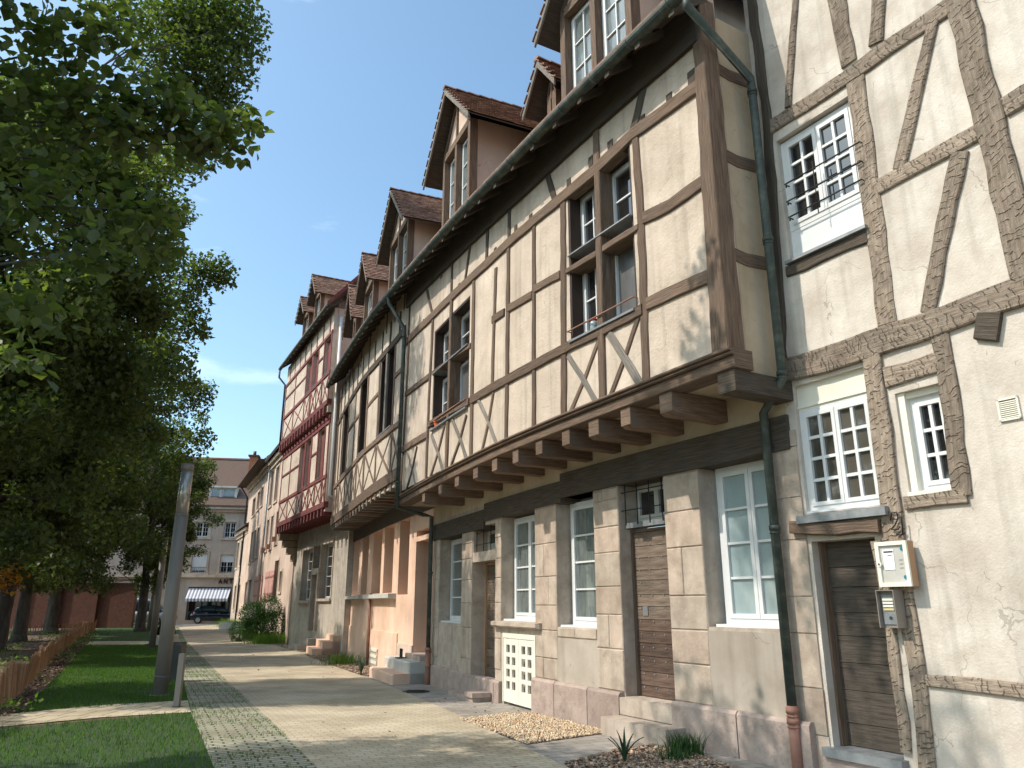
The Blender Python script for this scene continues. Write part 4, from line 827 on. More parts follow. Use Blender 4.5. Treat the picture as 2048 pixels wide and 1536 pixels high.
def dorm_px(par, C, L, A, R, fR, off, over=.3, **k):
    tips = [C.hit(*p, off+over) for p in (L, A, R)]; sr = C.hit(*fR, off)[0]; m = (tips[0][0]+tips[1][0]*1+tips[2][0])/3
    ze = (tips[0][1]+tips[2][1])/2; zA = tips[1][1]; hw = (tips[0][0]-tips[2][0])/2; m = k.pop('m', m)
    if 'hw' in k: hw = k.pop('hw'); ze = tips[0][1]; zA = ze+1.6
    hf = min(m-sr, hw-.25); tips = [(m+hw, ze), (m, zA), (m-hw, ze)]
    z0 = k.pop('z0', None) or zg(m)-.3
    return dormer(par, C, m+hf, m-hf, z0, ze+.2*(zA-ze), zA, off, tips, over=over, **k)
dorm_px(H2, J, (845, 357), (893, 172), (933, 244), (941, 265), .0, rows=5)
dorm_px(H2, J, (1070, 80), (1125, -160), (1201, -96), (1262, 5), .0, m=1.4, hw=1.2, rows=5)
dorm_px(H2, J, (752, 515), (783, 377), (802, 449), (816, 480), .0, rows=5)
dorm_px(H2, J, (1044, 221), (1074, 121), (1108, 168), (1112, 180), -.6, over=.3, z0=8.6, lights=1, rows=2)

# ================================================================ HOUSE 3: timbered house on pink piers
H3 = thing('timbered_house', (*J.at(16, G0), -.2), 'timber-framed house with close-set joist ends above pink plastered piers, left of the stone ground floor', 'house')
E3 = 21.75
zb3 = lambda s: interp([(10, 4.24), (13, 4.22), (15.3, 4.17), (22, 4.16)], s)     # underside of the joists
zt3 = sorted([J.hit(*p, 0) for p in [(796, 678), (774, 705), (745, 738), (722, 766), (708, 790), (690, 822), (677, 850)]])
zt3 = [(10, zt3[0][1])]+[(s, interp(zt3, s)) for s in (12, 14, 16, 18, 20, 21.5)]
zm3 = [(10, zat(J, (792, 854), 0)), (15, zat(J, (741, 893), 0)), (22, zat(J, (668, 978), 0))]
def h3win(xa, xb, yt, yb):
    s = srange(J, xa, xb, 0); m = (s[0]+s[1])/2; return (*s, interp(zm3, m)+.09, interp(zt3, m)-.09)
O3 = [h3win((756, 860), (784, 840), 0, 0), h3win((717, 890), (730, 880), 0, 0), h3win((683, 920), (694, 900), 0, 0)]
wall('upper_wall', 'plaster_cream', H3, J, SPLIT+.01, E3, 4.3, 9.6, O3, 0, .3)
T = lambda n, pts, w, **k: timber(n, k.pop('mat', 'wood_brown'), H3, J, pts, w, 0, px=k.pop('px', False), rough=.008, **k)
T('timber_rail', [(s, interp(zt3, s)) for s in (SPLIT+.1, 12, 14, 16, 18, 20, E3)], .19, proud=.036, mat='wood_dark')
T('timber_rail', [(s, interp(zm3, s)) for s in (SPLIT+.1, 13, 15, 18, E3)], .15, proud=.034)
for a, b, w in ((-.3, -.02, .03), (-.0, .24, .05)):
    pass
T('sill_beam', [(s, zb3(s)+.33) for s in (SPLIT+.05, 13, 16, 19, E3)], .3, proud=.05, depth=.25)
posts = sorted([O3[0][0]-.07, O3[0][1]+.07, O3[1][0]-.07, O3[1][1]+.07, O3[2][0]-.07, O3[2][1]+.07, SPLIT+.12, 15.0, 17.3, E3-.08, 20.9])
for q in posts: T('timber_post', [(q, zb3(q)+.48), (q+rnd.uniform(-.03, .03), interp(zt3, q)-.08)], .13)
m0 = (O3[0][0]+O3[0][1])/2; T('mullion', [(m0, interp(zm3, m0)), (m0, interp(zt3, m0)-.05)], .16, mat='wood_grey', depth=.2)
for i in range(11):
    q = SPLIT+.7+i*1.0; T('timber_strut', [(q, interp(zt3, q)+.08), (q, zg(q)-.2)], .1, mat='wood_dark')
for a, b in zip(posts, posts[1:]):
    if b-a > .35:
        lo, hi = zb3(a)+.5, interp(zm3, a)-.09
        T('timber_brace', [(a+.07, lo), (b-.07, hi)], .08, mat='wood_brown', proud=.019); T('timber_brace', [(a+.07, hi), (b-.07, lo)], .08, mat='wood_grey', proud=.014)
    if b-a > .9 and not any(a < (o[0]+o[1])/2 < b for o in O3):
        h_ = (interp(zm3, a)+interp(zt3, a))/2+.2; T('timber_rail', [(a+.06, h_), (b-.06, h_)], .12)
for k, o in enumerate(O3):
    a, b, lo, hi = o; hv = [(a, (a+b)/2-.08), ((a+b)/2+.08, b)] if k == 0 else [(a, b)]
    for x0, x1 in hv:
        mb = MB(); mb.cbox(J, x0, x0+.03, lo, hi, -.28, -.02); mb.cbox(J, x1-.03, x1, lo, hi, -.28, -.02); mb.cbox(J, x0, x1, hi-.03, hi, -.28, -.02); mb.build('window_lining', 'brown_paint', H3)
        window(H3, J, x0+.03, x1-.03, lo+.02, hi-.03, -.2, 1, 2, 4, fr='white_paint' if k == 2 else 'brown_paint', fw=.045)
    mb = MB(); mb.cbox(J, a, b, lo-.01, lo+.018, -.25, .05); mb.build('window_sill', 'lead', H3)
q = SPLIT+.35; zl3 = lambda s: zb3(s)+.24
while q < E3:
    g = rnd.uniform(.75, 1.25); w = .075; z = zb3(q); mb = MB()
    mb.loft([[J.w(q-w, z, o), J.w(q+w, z, o), J.w(q+w, z+.2, o), J.w(q-w, z+.2, o)] for o in (-1.0, .03)], c=(g, g, g)); mb.build('joist', 'wood_grey' if rnd.random() < .5 else 'wood_brown', H3); q += .56
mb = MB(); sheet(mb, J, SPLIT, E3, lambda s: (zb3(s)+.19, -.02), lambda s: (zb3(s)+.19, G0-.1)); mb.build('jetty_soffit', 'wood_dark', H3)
mb = MB(); mb.cbox(J, E3-.2, E3, 4.2, 9.2, -2, -.0); mb.build('side_wall', 'plaster_shaded', H3)
roof_of(H3, J, SPLIT+.02, E3, zg); rafters(H3, J, SPLIT+.1, E3, zg); gutter(H3, J, SPLIT, E3+.1, zg)
dorm_px(H3, J, (710, 601), (722, 514), (733, 558), (748, 590), .0, z0=9.0, lights=1, back=2.4)
dorm_px(H3, J, (685, 670), (696, 577), (702, 633), (712, 650), .0, z0=9.1, lights=1, back=2.4)
# ground floor of house 3: piers and niches
fe = [(832, 862), (798, 818), (768, 786.5), (745, 762.5), (724, 736), (706.5, 718)]
F3 = []
for far, near in fe: F3.append(srange(J, (far, 1150), (near, 1150), G0))
zc = 4.0; zn = zat(J, (770, 1192), G0); zn5 = zat(J, (806, 1189), G0)
zd3 = (zat(J, (848, 1310), G0), zat(J, (848, 1080), G0)); zt_ = zat(J, (845, 1076), G0)
pd = srange(J, (690, 1150), (702, 1150), G0)
hl = [(*F3[0], zd3[0], zd3[1]), (*F3[0], zt_+.06, 3.35), (*F3[1], zn5, 3.779)]+[(*f, zn+.08, 3.779) for i, f in enumerate(F3[2:])]+[(*pd, .6, 3.5)]
wall('ground_floor_wall', 'plaster_pink', H3, J, 10.51, E3+.2, -.5, 4.2, hl, G0+.02, .6)
mb = MB(); mb.cbox(J, 10.5, E3, 3.78, 4.22, G0-.6, G0+.07, step=.5); mb.build('lintel_beam', 'wood_dark', H3)
for i, h in enumerate(hl[2:6]): window(H3, J, h[0], h[1], h[2], h[3], G0-.42, 1, 1, 3, fr='brown_paint', pane='glass_dark')
plank_door(H3, J, *F3[0], zd3[0]+.01, zd3[1]-.05, G0-.5, 'door_dark')
plank_door(H3, J, *pd, .61, 3.4, G0-.3, 'door_dark')
window(H3, J, *F3[0], zt_+.08, 3.3, G0-.4, 1, 1, 1, fr='brown_paint', name='fanlight')
for (xa, xb, y) in (((688, 1207), (722, 1200), 0), ((730, 1195), (783, 1190), 0)):
    a, b = srange(J, xa, xb, G0+.15); mb = MB(); z = zn+.06
    mb.loft([[J.w(s, zz, o) for s, zz in ((a, z-.16), (b, z-.16), (b, z), (a, z))] if o < G0+.15 else [J.w(s, zz, o) for s, zz in ((a+.03, z-.12), (b-.02, z-.12), (b-.02, z-.01), (a+.03, z-.01))] for o in (G0, G0+.2, G0+.24)]); mb.build('window_shelf', 'concrete', H3)
a, b = F3[1][0]-.15, F3[0][1]
mb = MB(); mb.cbox(J, F3[0][1]+.0, 13.5, -.4, .62, G0, G0+.05); mb.build('plinth', 'plaster_rose', H3)
mb = MB(); mb.cbox(J, 13.52, E3, -.4, .85, G0, G0+.055); mb.build('plinth', 'plaster_pink', H3)
s1 = J.hit(738, 1270, G0+.08)[0]; pipe(H3, [J.w(s1, 1.9, G0+.1), J.w(s1, -.4, G0+.1)], .045, 'rust_pipe')
# steps of house 3
for (o1, zt, mt) in ((.85, .1, 'plaster_pink'), (.48, .34, 'concrete')):
    mb = MB(); a, b = F3[0][0]-.1, F3[0][1]+.95
    mb.loft([[J.w(s, z, o) for s, z in ((a, -.4), (b, -.4), (b, zt), (a, zt))] if o < G0+o1 else [J.w(s, z, o) for s, z in ((a+.03, -.4), (b-.03, -.4), (b-.03, zt-.03), (a+.03, zt-.03))] for o in (G0, G0+o1-.03, G0+o1)]); mb.build('door_step', mt, H3)
mb = MB(); mb.cbox(J, *F3[0], .3, zd3[0]+.005, G0-.5, G0+.2); mb.build('door_step', 'stone_pink', H3)
s1 = J.hit(798, 1320, G0+.35)[0]; mb = MB(); mb.cbox(J, s1-.14, s1+.14, .342, .36, G0+.2, G0+.42)
for k in range(6): mb.cbox(J, s1-.13+k*.046, s1-.11+k*.046, .36, .56, G0+.3, G0+.312)
mb.build('boot_scraper', 'iron', H3)
a = srange(J, (739, 1310), (752, 1310), G0+.1); mb = MB(); z0, z1 = -.25, zat(J, (746, 1298), G0+.1)
for k in range(5): s = a[0]+(a[1]-a[0]-.05)*k/4; mb.cbox(J, s, s+.05, z0, z1, G0+.05, G0+.085)
for k in range(4): z = z0+(z1-z0-.06)*k/3; mb.cbox(J, a[0], a[1], z, z+.08, G0+.05, G0+.09)
mb.build('cellar_grille', 'cream_paint', H3)
mb = MB(); mb.cbox(J, a[0], a[1], z0, z1, G0+.045, G0+.052); mb.build('cellar_shade_panel', 'shade_black', H3)  # flat panel on the wall, the cellar's shade put into its colour
for k, (o1, zt) in enumerate(((1.15, .05), (.8, .3), (.45, .5))):
    mb = MB(); b1 = pd[1]+.3+k*.05; a1 = pd[0]-.25
    mb.cbox(J, a1, b1, -.5, zt, G0+.06, G0+o1+.1); mb.build('door_step', 'plaster_pink', H3)

# ================================================================ HOUSE 4: maroon timber-framed house
H4 = thing('timbered_house', (*MC.at(4.5, 0), -.2), 'tall maroon timber-framed house with two jettied storeys over grey plaster', 'house')
L4 = 9.0; mo = .14                                # the top storey stands out a little farther
zM = dict(j=4.75, s1=5.15, r1=6.22, t1=8.35, s2=9.1, r2=10.32, t2=12.0, g=12.95)
def srm(xa, xb, y, off): return srange(MC, (xa, y), (xb, y), off)
u1, u2, u2b = srm(649, 661, 720, mo), srm(625, 634, 760, mo), srm(612, 621, 775, mo)
l1, l2, l2b = srm(637, 649, 890, 0), srm(610, 620, 940, 0), srm(598, 606, 950, 0)
OU = [(*u1, zM['r2']+.06, zM['t2']-.1), (*u2, zM['r2']+.06, zM['t2']-.1), (*u2b, zM['r2']+.06, zM['t2']-.1)]
OL = [(*l1, zM['r1']+.06, zM['t1']-.1), (*l2, zM['r1']+.06, zM['t1']-.1), (*l2b, zM['r1']+.06, zM['t1']-.1)]
wall('middle_wall', 'plaster_cream', H4, MC, 0, L4, 5.0, 8.6, OL, 0, .3)
wall('top_wall', 'plaster_cream', H4, MC, 0, L4, 8.7, 13.0, OU, mo, .3)
mb = MB(); mb.cbox(MC, -.02, .2, 4.9, 13.0, -6, -.02); mb.build('side_wall', 'plaster_rose', H4)
for off, zs_, zr, zt, op_, top in ((0, zM['s1'], zM['r1'], zM['t1'], OL, 8.6), (mo, zM['s2'], zM['r2'], zM['t2'], OU, 12.9)):
    T = lambda n, pts, w, **k: timber(n, k.pop('mat', 'wood_maroon'), H4, MC, pts, w, off, px=False, rough=.004, **k)
    T('sill_beam', [(-.05, zs_), (L4+.05, zs_)], .22, proud=.05); T('timber_rail', [(0, zr), (L4, zr)], .15, proud=.036); T('timber_rail', [(0, zt), (L4, zt)], .15, proud=.036)
    ed = sorted([e for o in op_ for e in (o[0]-.06, o[1]+.06)]+[.08, L4-.08]); q = [ed[0]]
    for e in ed[1:]:
        if e-q[-1] > 1.5: q.append((e+q[-1])/2)
        if e-q[-1] > .12: q.append(e)
    for x in q: T('timber_post', [(x, zs_+.1), (x, zt-.07)], .11)
    for a, b in zip(q, q[1:]):
        if b-a > .3: T('timber_brace', [(a+.05, zs_+.1), (b-.05, zr-.07)], .07, proud=.019); T('timber_brace', [(a+.05, zr-.07), (b-.05, zs_+.1)], .07, proud=.014)
        if b-a > .6 and not any(a < (o[0]+o[1])/2 < b for o in op_): T('timber_rail', [(a+.05, (zr+zt)/2+.15), (b-.05, (zr+zt)/2+.15)], .11)
    for a, b, lo, hi in op_:
        mb = MB(); mb.cbox(MC, a+.01, b-.01, lo, hi, off-.2, off-.12); mb.cbox(MC, (a+b)/2-.02, (a+b)/2+.02, lo, hi, off-.12, off-.1); mb.build('shutter', 'wood_maroon', H4)
        mb = MB(); mb.cbox(MC, a-.02, b+.02, lo-.012, lo+.01, off-.2, off+.06); mb.build('window_sill', 'lead', H4)
    if off:
        for k in range(8): T('timber_strut', [(.5+k*1.1, zt+.08), (.5+k*1.1, 12.8)], .09)
for k in range(16):
    x = .25+k*.57; mb = MB(); mb.cbox(MC, x-.07, x+.07, zM['j'], zM['j']+.26, -1.0, .06); mb.build('joist', 'wood_maroon', H4)
for k in range(16):
    x = .25+k*.57; mb = MB(); mb.cbox(MC, x-.07, x+.07, 8.62, 8.96, -.1, mo+.12); mb.cbox(MC, x-.05, x+.05, 8.5, 8.62, -.1, mo-.03); mb.build('joist', 'wood_maroon', H4)
mb = MB(); mb.cbox(MC, 0, L4, 8.45, 8.62, -.1, .05); mb.build('moulding', 'wood_maroon', H4)
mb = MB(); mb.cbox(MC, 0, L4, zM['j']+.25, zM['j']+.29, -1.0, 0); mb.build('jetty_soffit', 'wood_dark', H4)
zf4 = lambda s: zM['g']
roof_of(H4, MC, -.4, L4+.2, zf4); rafters(H4, MC, -.3, L4, zf4); gutter(H4, MC, -.45, L4+.3, zf4, step=9)
mb = MB(); mb.loft([[MC.w(-.42, zM['g']-.1, .55), MC.w(-.42, zM['g']+.1, .55), MC.w(-.42, zM['g']+5.5, -4.0), MC.w(-.42, zM['g']+5.3, -4.0)], [MC.w(-.36, zM['g']-.1, .55), MC.w(-.36, zM['g']+.1, .55), MC.w(-.36, zM['g']+5.5, -4.0), MC.w(-.36, zM['g']+5.3, -4.0)]]); mb.build('barge_board', 'wood_maroon', H4)
dorm_px(H4, MC, (613, 606), (623, 553), (630, 585), (648, 600), .0, over=.35, z0=12.8, lights=1, back=3.5, small=True)
dorm_px(H4, MC, (590, 644), (601, 595), (606, 625), (619, 645), .0, over=.35, z0=12.8, lights=1, back=3, small=True)
pipe(H4, [MC.w(L4+.25, 12.9, .5), MC.w(L4+.25, 12.5, .5), MC.w(L4+.1, 12.1, .2), MC.w(L4+.1, 9, .2)], .05)
pipe(H4, [MC.w(-.12, 12.6, -.12), MC.w(-.12, 5.5, -.12), MC.w(-.1, 5.3, -.4)], .06, 'white_paint')
GM = -.9
def gw(xa, xb, y, yt, yb): s = srange(MC, (xa, y), (xb, y), GM); m = (xa+xb)/2; return (*s, zat(MC, (m, yb), GM), zat(MC, (m, yt), GM))
gA, gB, gD, gT = gw(604, 624, 1150, 1100, 1201), gw(640, 664, 1150, 1088, 1197), gw(625, 635, 1200, 1150, 1262), gw(628, 640, 1110, 1092, 1136)
wall('ground_floor_wall', 'plaster_grey', H4, MC, -.3, L4, -.5, 5.0, [gA, gB, gD, gT], GM, .5)
for g_ in (gA, gB): window(H4, MC, g_[0]+.02, g_[1]-.02, g_[2], g_[3], GM-.25, 2, 1, 5, fw=.05, sill=.1)
plank_door(H4, MC, gD[0], gD[1], gD[2], gD[3], GM-.35, 'door_wood'); window(H4, MC, gT[0], gT[1], gT[2], gT[3], GM-.35, 1, 1, 1, fr='brown_paint', name='fanlight')
for g_ in (gA, gB):
    mb = MB(); mb.cbox(MC, g_[0]-.12, g_[0]-.0, g_[2], g_[3]+.2, GM, GM+.03); mb.cbox(MC, g_[1], g_[1]+.12, g_[2], g_[3]+.2, GM, GM+.03); mb.cbox(MC, g_[0], g_[1], g_[3], g_[3]+.2, GM, GM+.035); mb.cbox(MC, g_[0]-.15, g_[1]+.15, g_[2]-.1, g_[2], GM, GM+.1); mb.build('window_surround', 'stone', H4)
mb = MB(); mb.cbox(MC, gD[0]-.2, gD[0], gD[2], gD[3]+.25, GM, GM+.1); mb.cbox(MC, gD[1], gD[1]+.2, gD[2], gD[3]+.25, GM, GM+.1); mb.cbox(MC, gD[0], gD[1], gD[3]+.001, gD[3]+.25, GM, GM+.12); mb.build('door_surround', 'stone', H4)
for k, (o, z) in enumerate(((.35, .25), (.75, .0))):
    mb = MB(); mb.cbox(MC, gD[0]-.3, gD[1]+.3+k*.2, -.5, z, GM, GM+o); mb.build('door_step', 'stone', H4)
for k in range(4):
    mb = MB(); mb.loft([[MC.w(L4-x, z, o) for x in (.45-.0*k, 0)] + [MC.w(L4-x, z+.3, o) for x in (0, .45)] for z, o in ((4.45-k*.32, GM), (4.45-k*.32, GM+.85-.22*k))]); mb.build('corbel', 'sandstone', H4)

# ================================================================ HOUSE 5 and 6: rose plastered houses farther on
def simple_house(nm, C, s0, s1, z1, off, mat, label, wins, slope=1.0, gm='lead', roofm='roof_far', surround='plaster_cream', depth=8.):
    H = thing(nm, C.w((s0+s1)/2, -.2, off-1), label, 'house')
    wall('wall', mat, H, C, s0, s1, -1, z1, [w[:4] for w in wins], off, .35)
    mb = MB(); mb.cbox(C, s0, s0+.2, -1, z1, off-depth, off-.351); mb.cbox(C, s1-.2, s1, -1, z1, off-depth, off-.351); mb.cbox(C, s0, s1, -1, z1, off-depth, off-depth+.2); mb.build('side_walls', mat, H)
    for w in wins:
        a, b, lo, hi = w[:4]; kind = w[4] if len(w) > 4 else 'w'
        if kind == 'w': window(H, C, a, b, lo, hi, off-.2, 2 if b-a > .7 else 1, 1, 3, fw=.06)
        elif kind == 'd': mb = MB(); mb.cbox(C, a, b, lo, hi, off-.25, off-.2); mb.build('door', 'door_wood', H)
        mb = MB(); mb.cbox(C, a-.12, a, lo, hi+.14, off, off+.025); mb.cbox(C, b, b+.12, lo, hi+.14, off, off+.025); mb.cbox(C, a, b, hi, hi+.14, off, off+.03)
        if kind != 'd': mb.cbox(C, a-.14, b+.14, lo-.12, lo, off, off+.06)
        mb.build('window_surround' if kind != 'd' else 'door_surround', surround, H)
    mb = MB(); mb.cbox(C, s0-.02, s1+.02, z1-.45, z1-.2, off, off+.12); mb.cbox(C, s0-.02, s1+.02, z1-.2, z1, off, off+.28); mb.build('cornice', surround, H)
    mb = MB(); hd = depth/2; zr = z1+.05+slope*(hd+.4)
    for (oa, za), (ob, zb) in (((off+.4, z1+.05), (off-hd, zr)), ((off-hd, zr), (off-depth-.3, z1+.05))):
        mb.loft([[C.w(q, za, oa), C.w(q, zb, ob), C.w(q, zb+.15, ob), C.w(q, za+.15, oa)] for q in (s0-.15, s1+.15)])
    for q in (s0+.01, s1-.01): mb.face([C.w(q, z1, off), C.w(q, z1, off-depth), C.w(q, zr, off-hd)])
    mb.build('roof', roofm, H)
    gutter(H, C, s0-.15, s1+.15, lambda s: z1+.12, off+.5, .08, gm, 30)
    return H
def wpx(C, xa, xb, yt, yb, off=0, k='w'):
    m = (yt+yb)/2; s = srange(C, (xa, m), (xb, m), off); x = (xa+xb)/2
    return (*s, zat(C, (x, yb), off), zat(C, (x, yt), off), k)
sC = CC.hit(530, 1100, 0)[0]; zC1 = zat(CC, (547, 925), 0)
WC = [wpx(CC, 540.5, 546, 945, 1010), wpx(CC, 551, 557, 936, 1000), wpx(CC, 532, 536.5, 1042, 1100), wpx(CC, 541, 545.5, 1034, 1095), wpx(CC, 552, 557, 1024, 1085),
      wpx(CC, 548.5, 556, 1122, 1194, 0, 'd'), wpx(CC, 559, 563.5, 1143, 1183)]
H5 = simple_house('plastered_house', CC, -.1, sC, zC1, 0, 'plaster_rose', 'rose plastered three-storey house with slate-blue gutter, next to the maroon timbered house', WC, surround='plaster_cream')
a, b = srange(CC, (530, 1170), (547, 1170), .05); z0, z1 = zat(CC, (538, 1200), .05), zat(CC, (538, 1143), .05)
for q0, q1 in ((a, (a+b)/2-.05), ((a+b)/2+.05, b)):
    mb = MB(); mb.cbox(CC, q0, q1, z0, z1, .03, .075)
    for zz in (z0+.3, z1-.35): mb.cbox(CC, q0+.03, q1-.03, zz, zz+.09, .076, .1, (.6, .6, .6))
    mb.build('shutter', 'shutter_rose', H5)
for p in ((537.5, 1094), (527, 1100), (549, 1079)):
    s, z = CC.hit(*p, .1); mb = MB(); mb.cbox(CC, s-.25, s+.25, z-.1, z+.14, .06, .26); mb.build('window_box', 'rust_pipe', H5)
pipe(H5, [CC.w(sC, zC1, .15), CC.w(sC, 0, .15)], .06, 'lead')
s6 = CC.hit(488, 1100, 0)[0]; zC2 = zat(CC, (508, 965), 0)
WD = [wpx(CC, 505.5, 510.5, 998, 1030), wpx(CC, 515, 519.5, 985, 1018), wpx(CC, 522.5, 526.5, 976, 1010), wpx(CC, 501, 504.5, 1066, 1125), wpx(CC, 507, 511, 1062, 1118), wpx(CC, 513.5, 517.5, 1057, 1112),
      wpx(CC, 489.5, 493, 1165, 1215), wpx(CC, 496.5, 501, 1160, 1215)]
H6 = simple_house('plastered_house', CC, sC+.02, s6, zC2, 0, 'plaster_rose', 'low rose plastered house with deep dark eaves beyond the taller rose house', WD, slope=.8)
mb = MB(); mb.cbox(CC, sC+.02, s6+.6, zC2-.02, zC2+.04, -.2, .9); mb.build('eaves_board', 'wood_dark', H6)
a, b = srange(CC, (509, 1175), (523, 1175), .05); z0, z1 = zat(CC, (516, 1203), .05), zat(CC, (516, 1152), .05)
mb = MB(); mb.cbox(CC, a, b, z0, z1, .03, .075)
for zz in (z0+.3, z1-.35): mb.cbox(CC, a+.03, b-.03, zz, zz+.09, .076, .1, (.6, .6, .6))
mb.build('shutter', 'shutter_rose', H6)
pipe(H6, [CC.w(s6+.4, zC2, .6), CC.w(s6+.1, zC2-.8, .12), CC.w(s6+.1, 0, .12)], .06, 'iron')
# grey-green corner house
DC = Curve([(-19.3, 56.0), (-22.5, 62.6)], sm=0); sD0 = 0
WE = [wpx(DC, 473.5, 477, 1087, 1135), wpx(DC, 481, 485, 1082, 1130), wpx(DC, 468, 471, 1172, 1220), wpx(DC, 475.5, 479, 1170, 1225)]
H7 = simple_house('plastered_house', DC, .2, 7.0, zat(DC, (478, 1068), 0), 0, 'plaster_beige', 'small beige corner house with low eaves in front of the shop building', WE, slope=.5)

# ================================================================ cross building with the shop
H8 = thing('shop_building', (*XC.at(15, -2), 0), 'wide beige building with striped awning shop and brown roof across the far end', 'building')
def wx(xa, xb, yt, yb): return wpx(XC, xa, xb, yt, yb)[:4]
WX = [wx(391, 418, 1044, 1074), wx(448, 472, 1044, 1076), wx(383, 413, 1107, 1146), wx(440, 467, 1109, 1146), wx(330, 352, 1044, 1074), wx(330, 352, 1107, 1146), wx(500, 520, 1044, 1074)]
SH = wx(374, 460, 1174, 1240); zE8 = zat(XC, (440, 1016), 0)
wall('wall', 'plaster_beige', H8, XC, 1, 34, -.5, zE8, WX+[SH], 0, .35)
for i, w in enumerate(WX):
    window(H8, XC, *w, -.15, 2, 2, 3, fr='shutter_white', pane='glass_dark', fw=.06)
    mb = MB(); a, b, lo, hi = w
    mb.cbox(XC, a-.18, a, lo, hi+.2, 0, .05); mb.cbox(XC, b, b+.18, lo, hi+.2, 0, .05); mb.cbox(XC, a, b, hi, hi+.2, 0, .055); mb.cbox(XC, a-.25, b+.25, lo-.18, lo, 0, .1); mb.build('window_surround', 'plaster_cream', H8)
    if i in (2, 3): mb = MB(); f = .0 if i == 2 else .45; mb.cbox(XC, a+.02, b-.02, lo+(hi-lo)*f+.2, hi, -.1, -.06); mb.build('roller_shutter', 'shutter_white', H8)
    if i in (2, 3):
        mb = MB(); mb.cbox(XC, a, b, lo+.45, lo+.48, .02, .05)
        for k in range(9): q = a+(b-a)*k/8; mb.cbox(XC, q-.01, q+.01, lo, lo+.45, .025, .045)
        mb.build('guard_rail', 'iron', H8)
zl8 = zat(XC, (420, 1152), 0); mb = MB(); mb.cbox(XC, 1, 34, zl8-.12, zl8+.1, 0, .25); mb.build('string_course', 'plaster_cream', H8)
mb = MB(); mb.cbox(XC, 1, 34, zE8-.35, zE8-.12, 0, .2); mb.cbox(XC, 1, 34, zE8-.12, zE8+.05, 0, .45); mb.build('cornice', 'plaster_cream', H8)
zR8 = zat(XC, (460, 922), -4.5); mb = MB()
for (oa, za), (ob, zb) in (((.5, zE8+.05), (-4.5, zR8)), ((-4.5, zR8), (-9.5, zE8+.05))):
    mb.loft([[XC.w(q, za, oa), XC.w(q, zb, ob), XC.w(q, zb+.15, ob), XC.w(q, za+.15, oa)] for q in (.8, 34.2)])
mb.build('roof', 'roof_far', H8)
mb = MB(); mb.loft([[XC.w(q, zR8+.1, -4.65), XC.w(q, zR8+.28, -4.5), XC.w(q, zR8+.1, -4.35)] for q in (.8, 34.2)]); mb.build('ridge_tiles', 'brick_wall', H8)
a, b = srange(XC, (496, 960), (512, 960), -2.2); zb = zat(XC, (505, 965), -2.2); zt = zat(XC, (505, 914), -2.2)
mb = MB(); mb.cbox(XC, a, b, zb-1, zt, -2.8, -1.9); ch = mb.build('chimney', 'brick', H8)
mb = MB(); mb.cbox(XC, a-.12, b+.12, zt, zt+.14, -2.92, -1.78); mb.build('chimney_cap', 'brick_wall', ch)
mb = MB(); x, y, _ = XC.w((a+b)/2, 0, -2.35); mb.tube([(x, y, zt+.14), (x, y, zt+.55)], .14, 10); mb.build('chimney_pot', 'steel_dark', ch)
for xa, xb in ((444, 471), (420, 441)):
    a, b = srange(XC, (xa, 990), (xb, 990), -.3); lo, hi = zat(XC, (458, 1006), -.3), zat(XC, (458, 976), -.3)
    mb = MB(); mb.cbox(XC, a-.12, a, lo, hi, -3, -.28); mb.cbox(XC, b, b+.12, lo, hi, -3, -.28); mb.cbox(XC, a-.12, b+.12, hi, hi+.14, -4.5, -.1); mb.cbox(XC, a, b, lo, hi, -3, -2.9); dm = mb.build('dormer', 'cream_paint', H8)
    window(dm, XC, a, b, lo, hi, -.35, 1, 1, 1, fr='shutter_white', pane='glass_frost')
# shop front: glass, striped awning, letters
a, b, lo, hi = SH
mb = MB(); mb.cbox(XC, a, a+.1, lo, hi, -.15, .03); mb.cbox(XC, b-.1, b, lo, hi, -.15, .03); mb.cbox(XC, a+.1, b-.1, hi-.12, hi, -.15, .03)
for k in (1, 2): q = a+(b-a)*k/3; mb.cbox(XC, q-.04, q+.04, lo, hi-.12, -.14, -.05)
sf = mb.build('shop_front', 'steel_dark', H8); mb = MB(); mb.cbox(XC, a+.1, b-.1, lo, hi-.12, -.2, -.17); mb.build('pane', 'glass_dark', sf)
mb = MB(); n = 25; az = zat(XC, (415, 1197), 1.0)
for k in range(n):
    q0 = a+.05+(b-a-.1)*k/n; q1 = a+.05+(b-a-.1)*(k+1)/n; c = (1, 1, 1.02) if k % 2 == 0 else (.34, .37, .44)
    mb.loft([[XC.w(q, hi-.12, .04), XC.w(q, az, 1.0), XC.w(q, az-.03, 1.0), XC.w(q, hi-.15, .04)] for q in (q0, q1)], c=c)
    m = (q0+q1)/2; mb.face([XC.w(q0, az, 1.01), XC.w(q1, az, 1.01), XC.w(q1, az-.18, 1.01), XC.w(m, az-.26, 1.01), XC.w(q0, az-.18, 1.01)], None, c)
mb.build('awning', 'awning_white', sf)
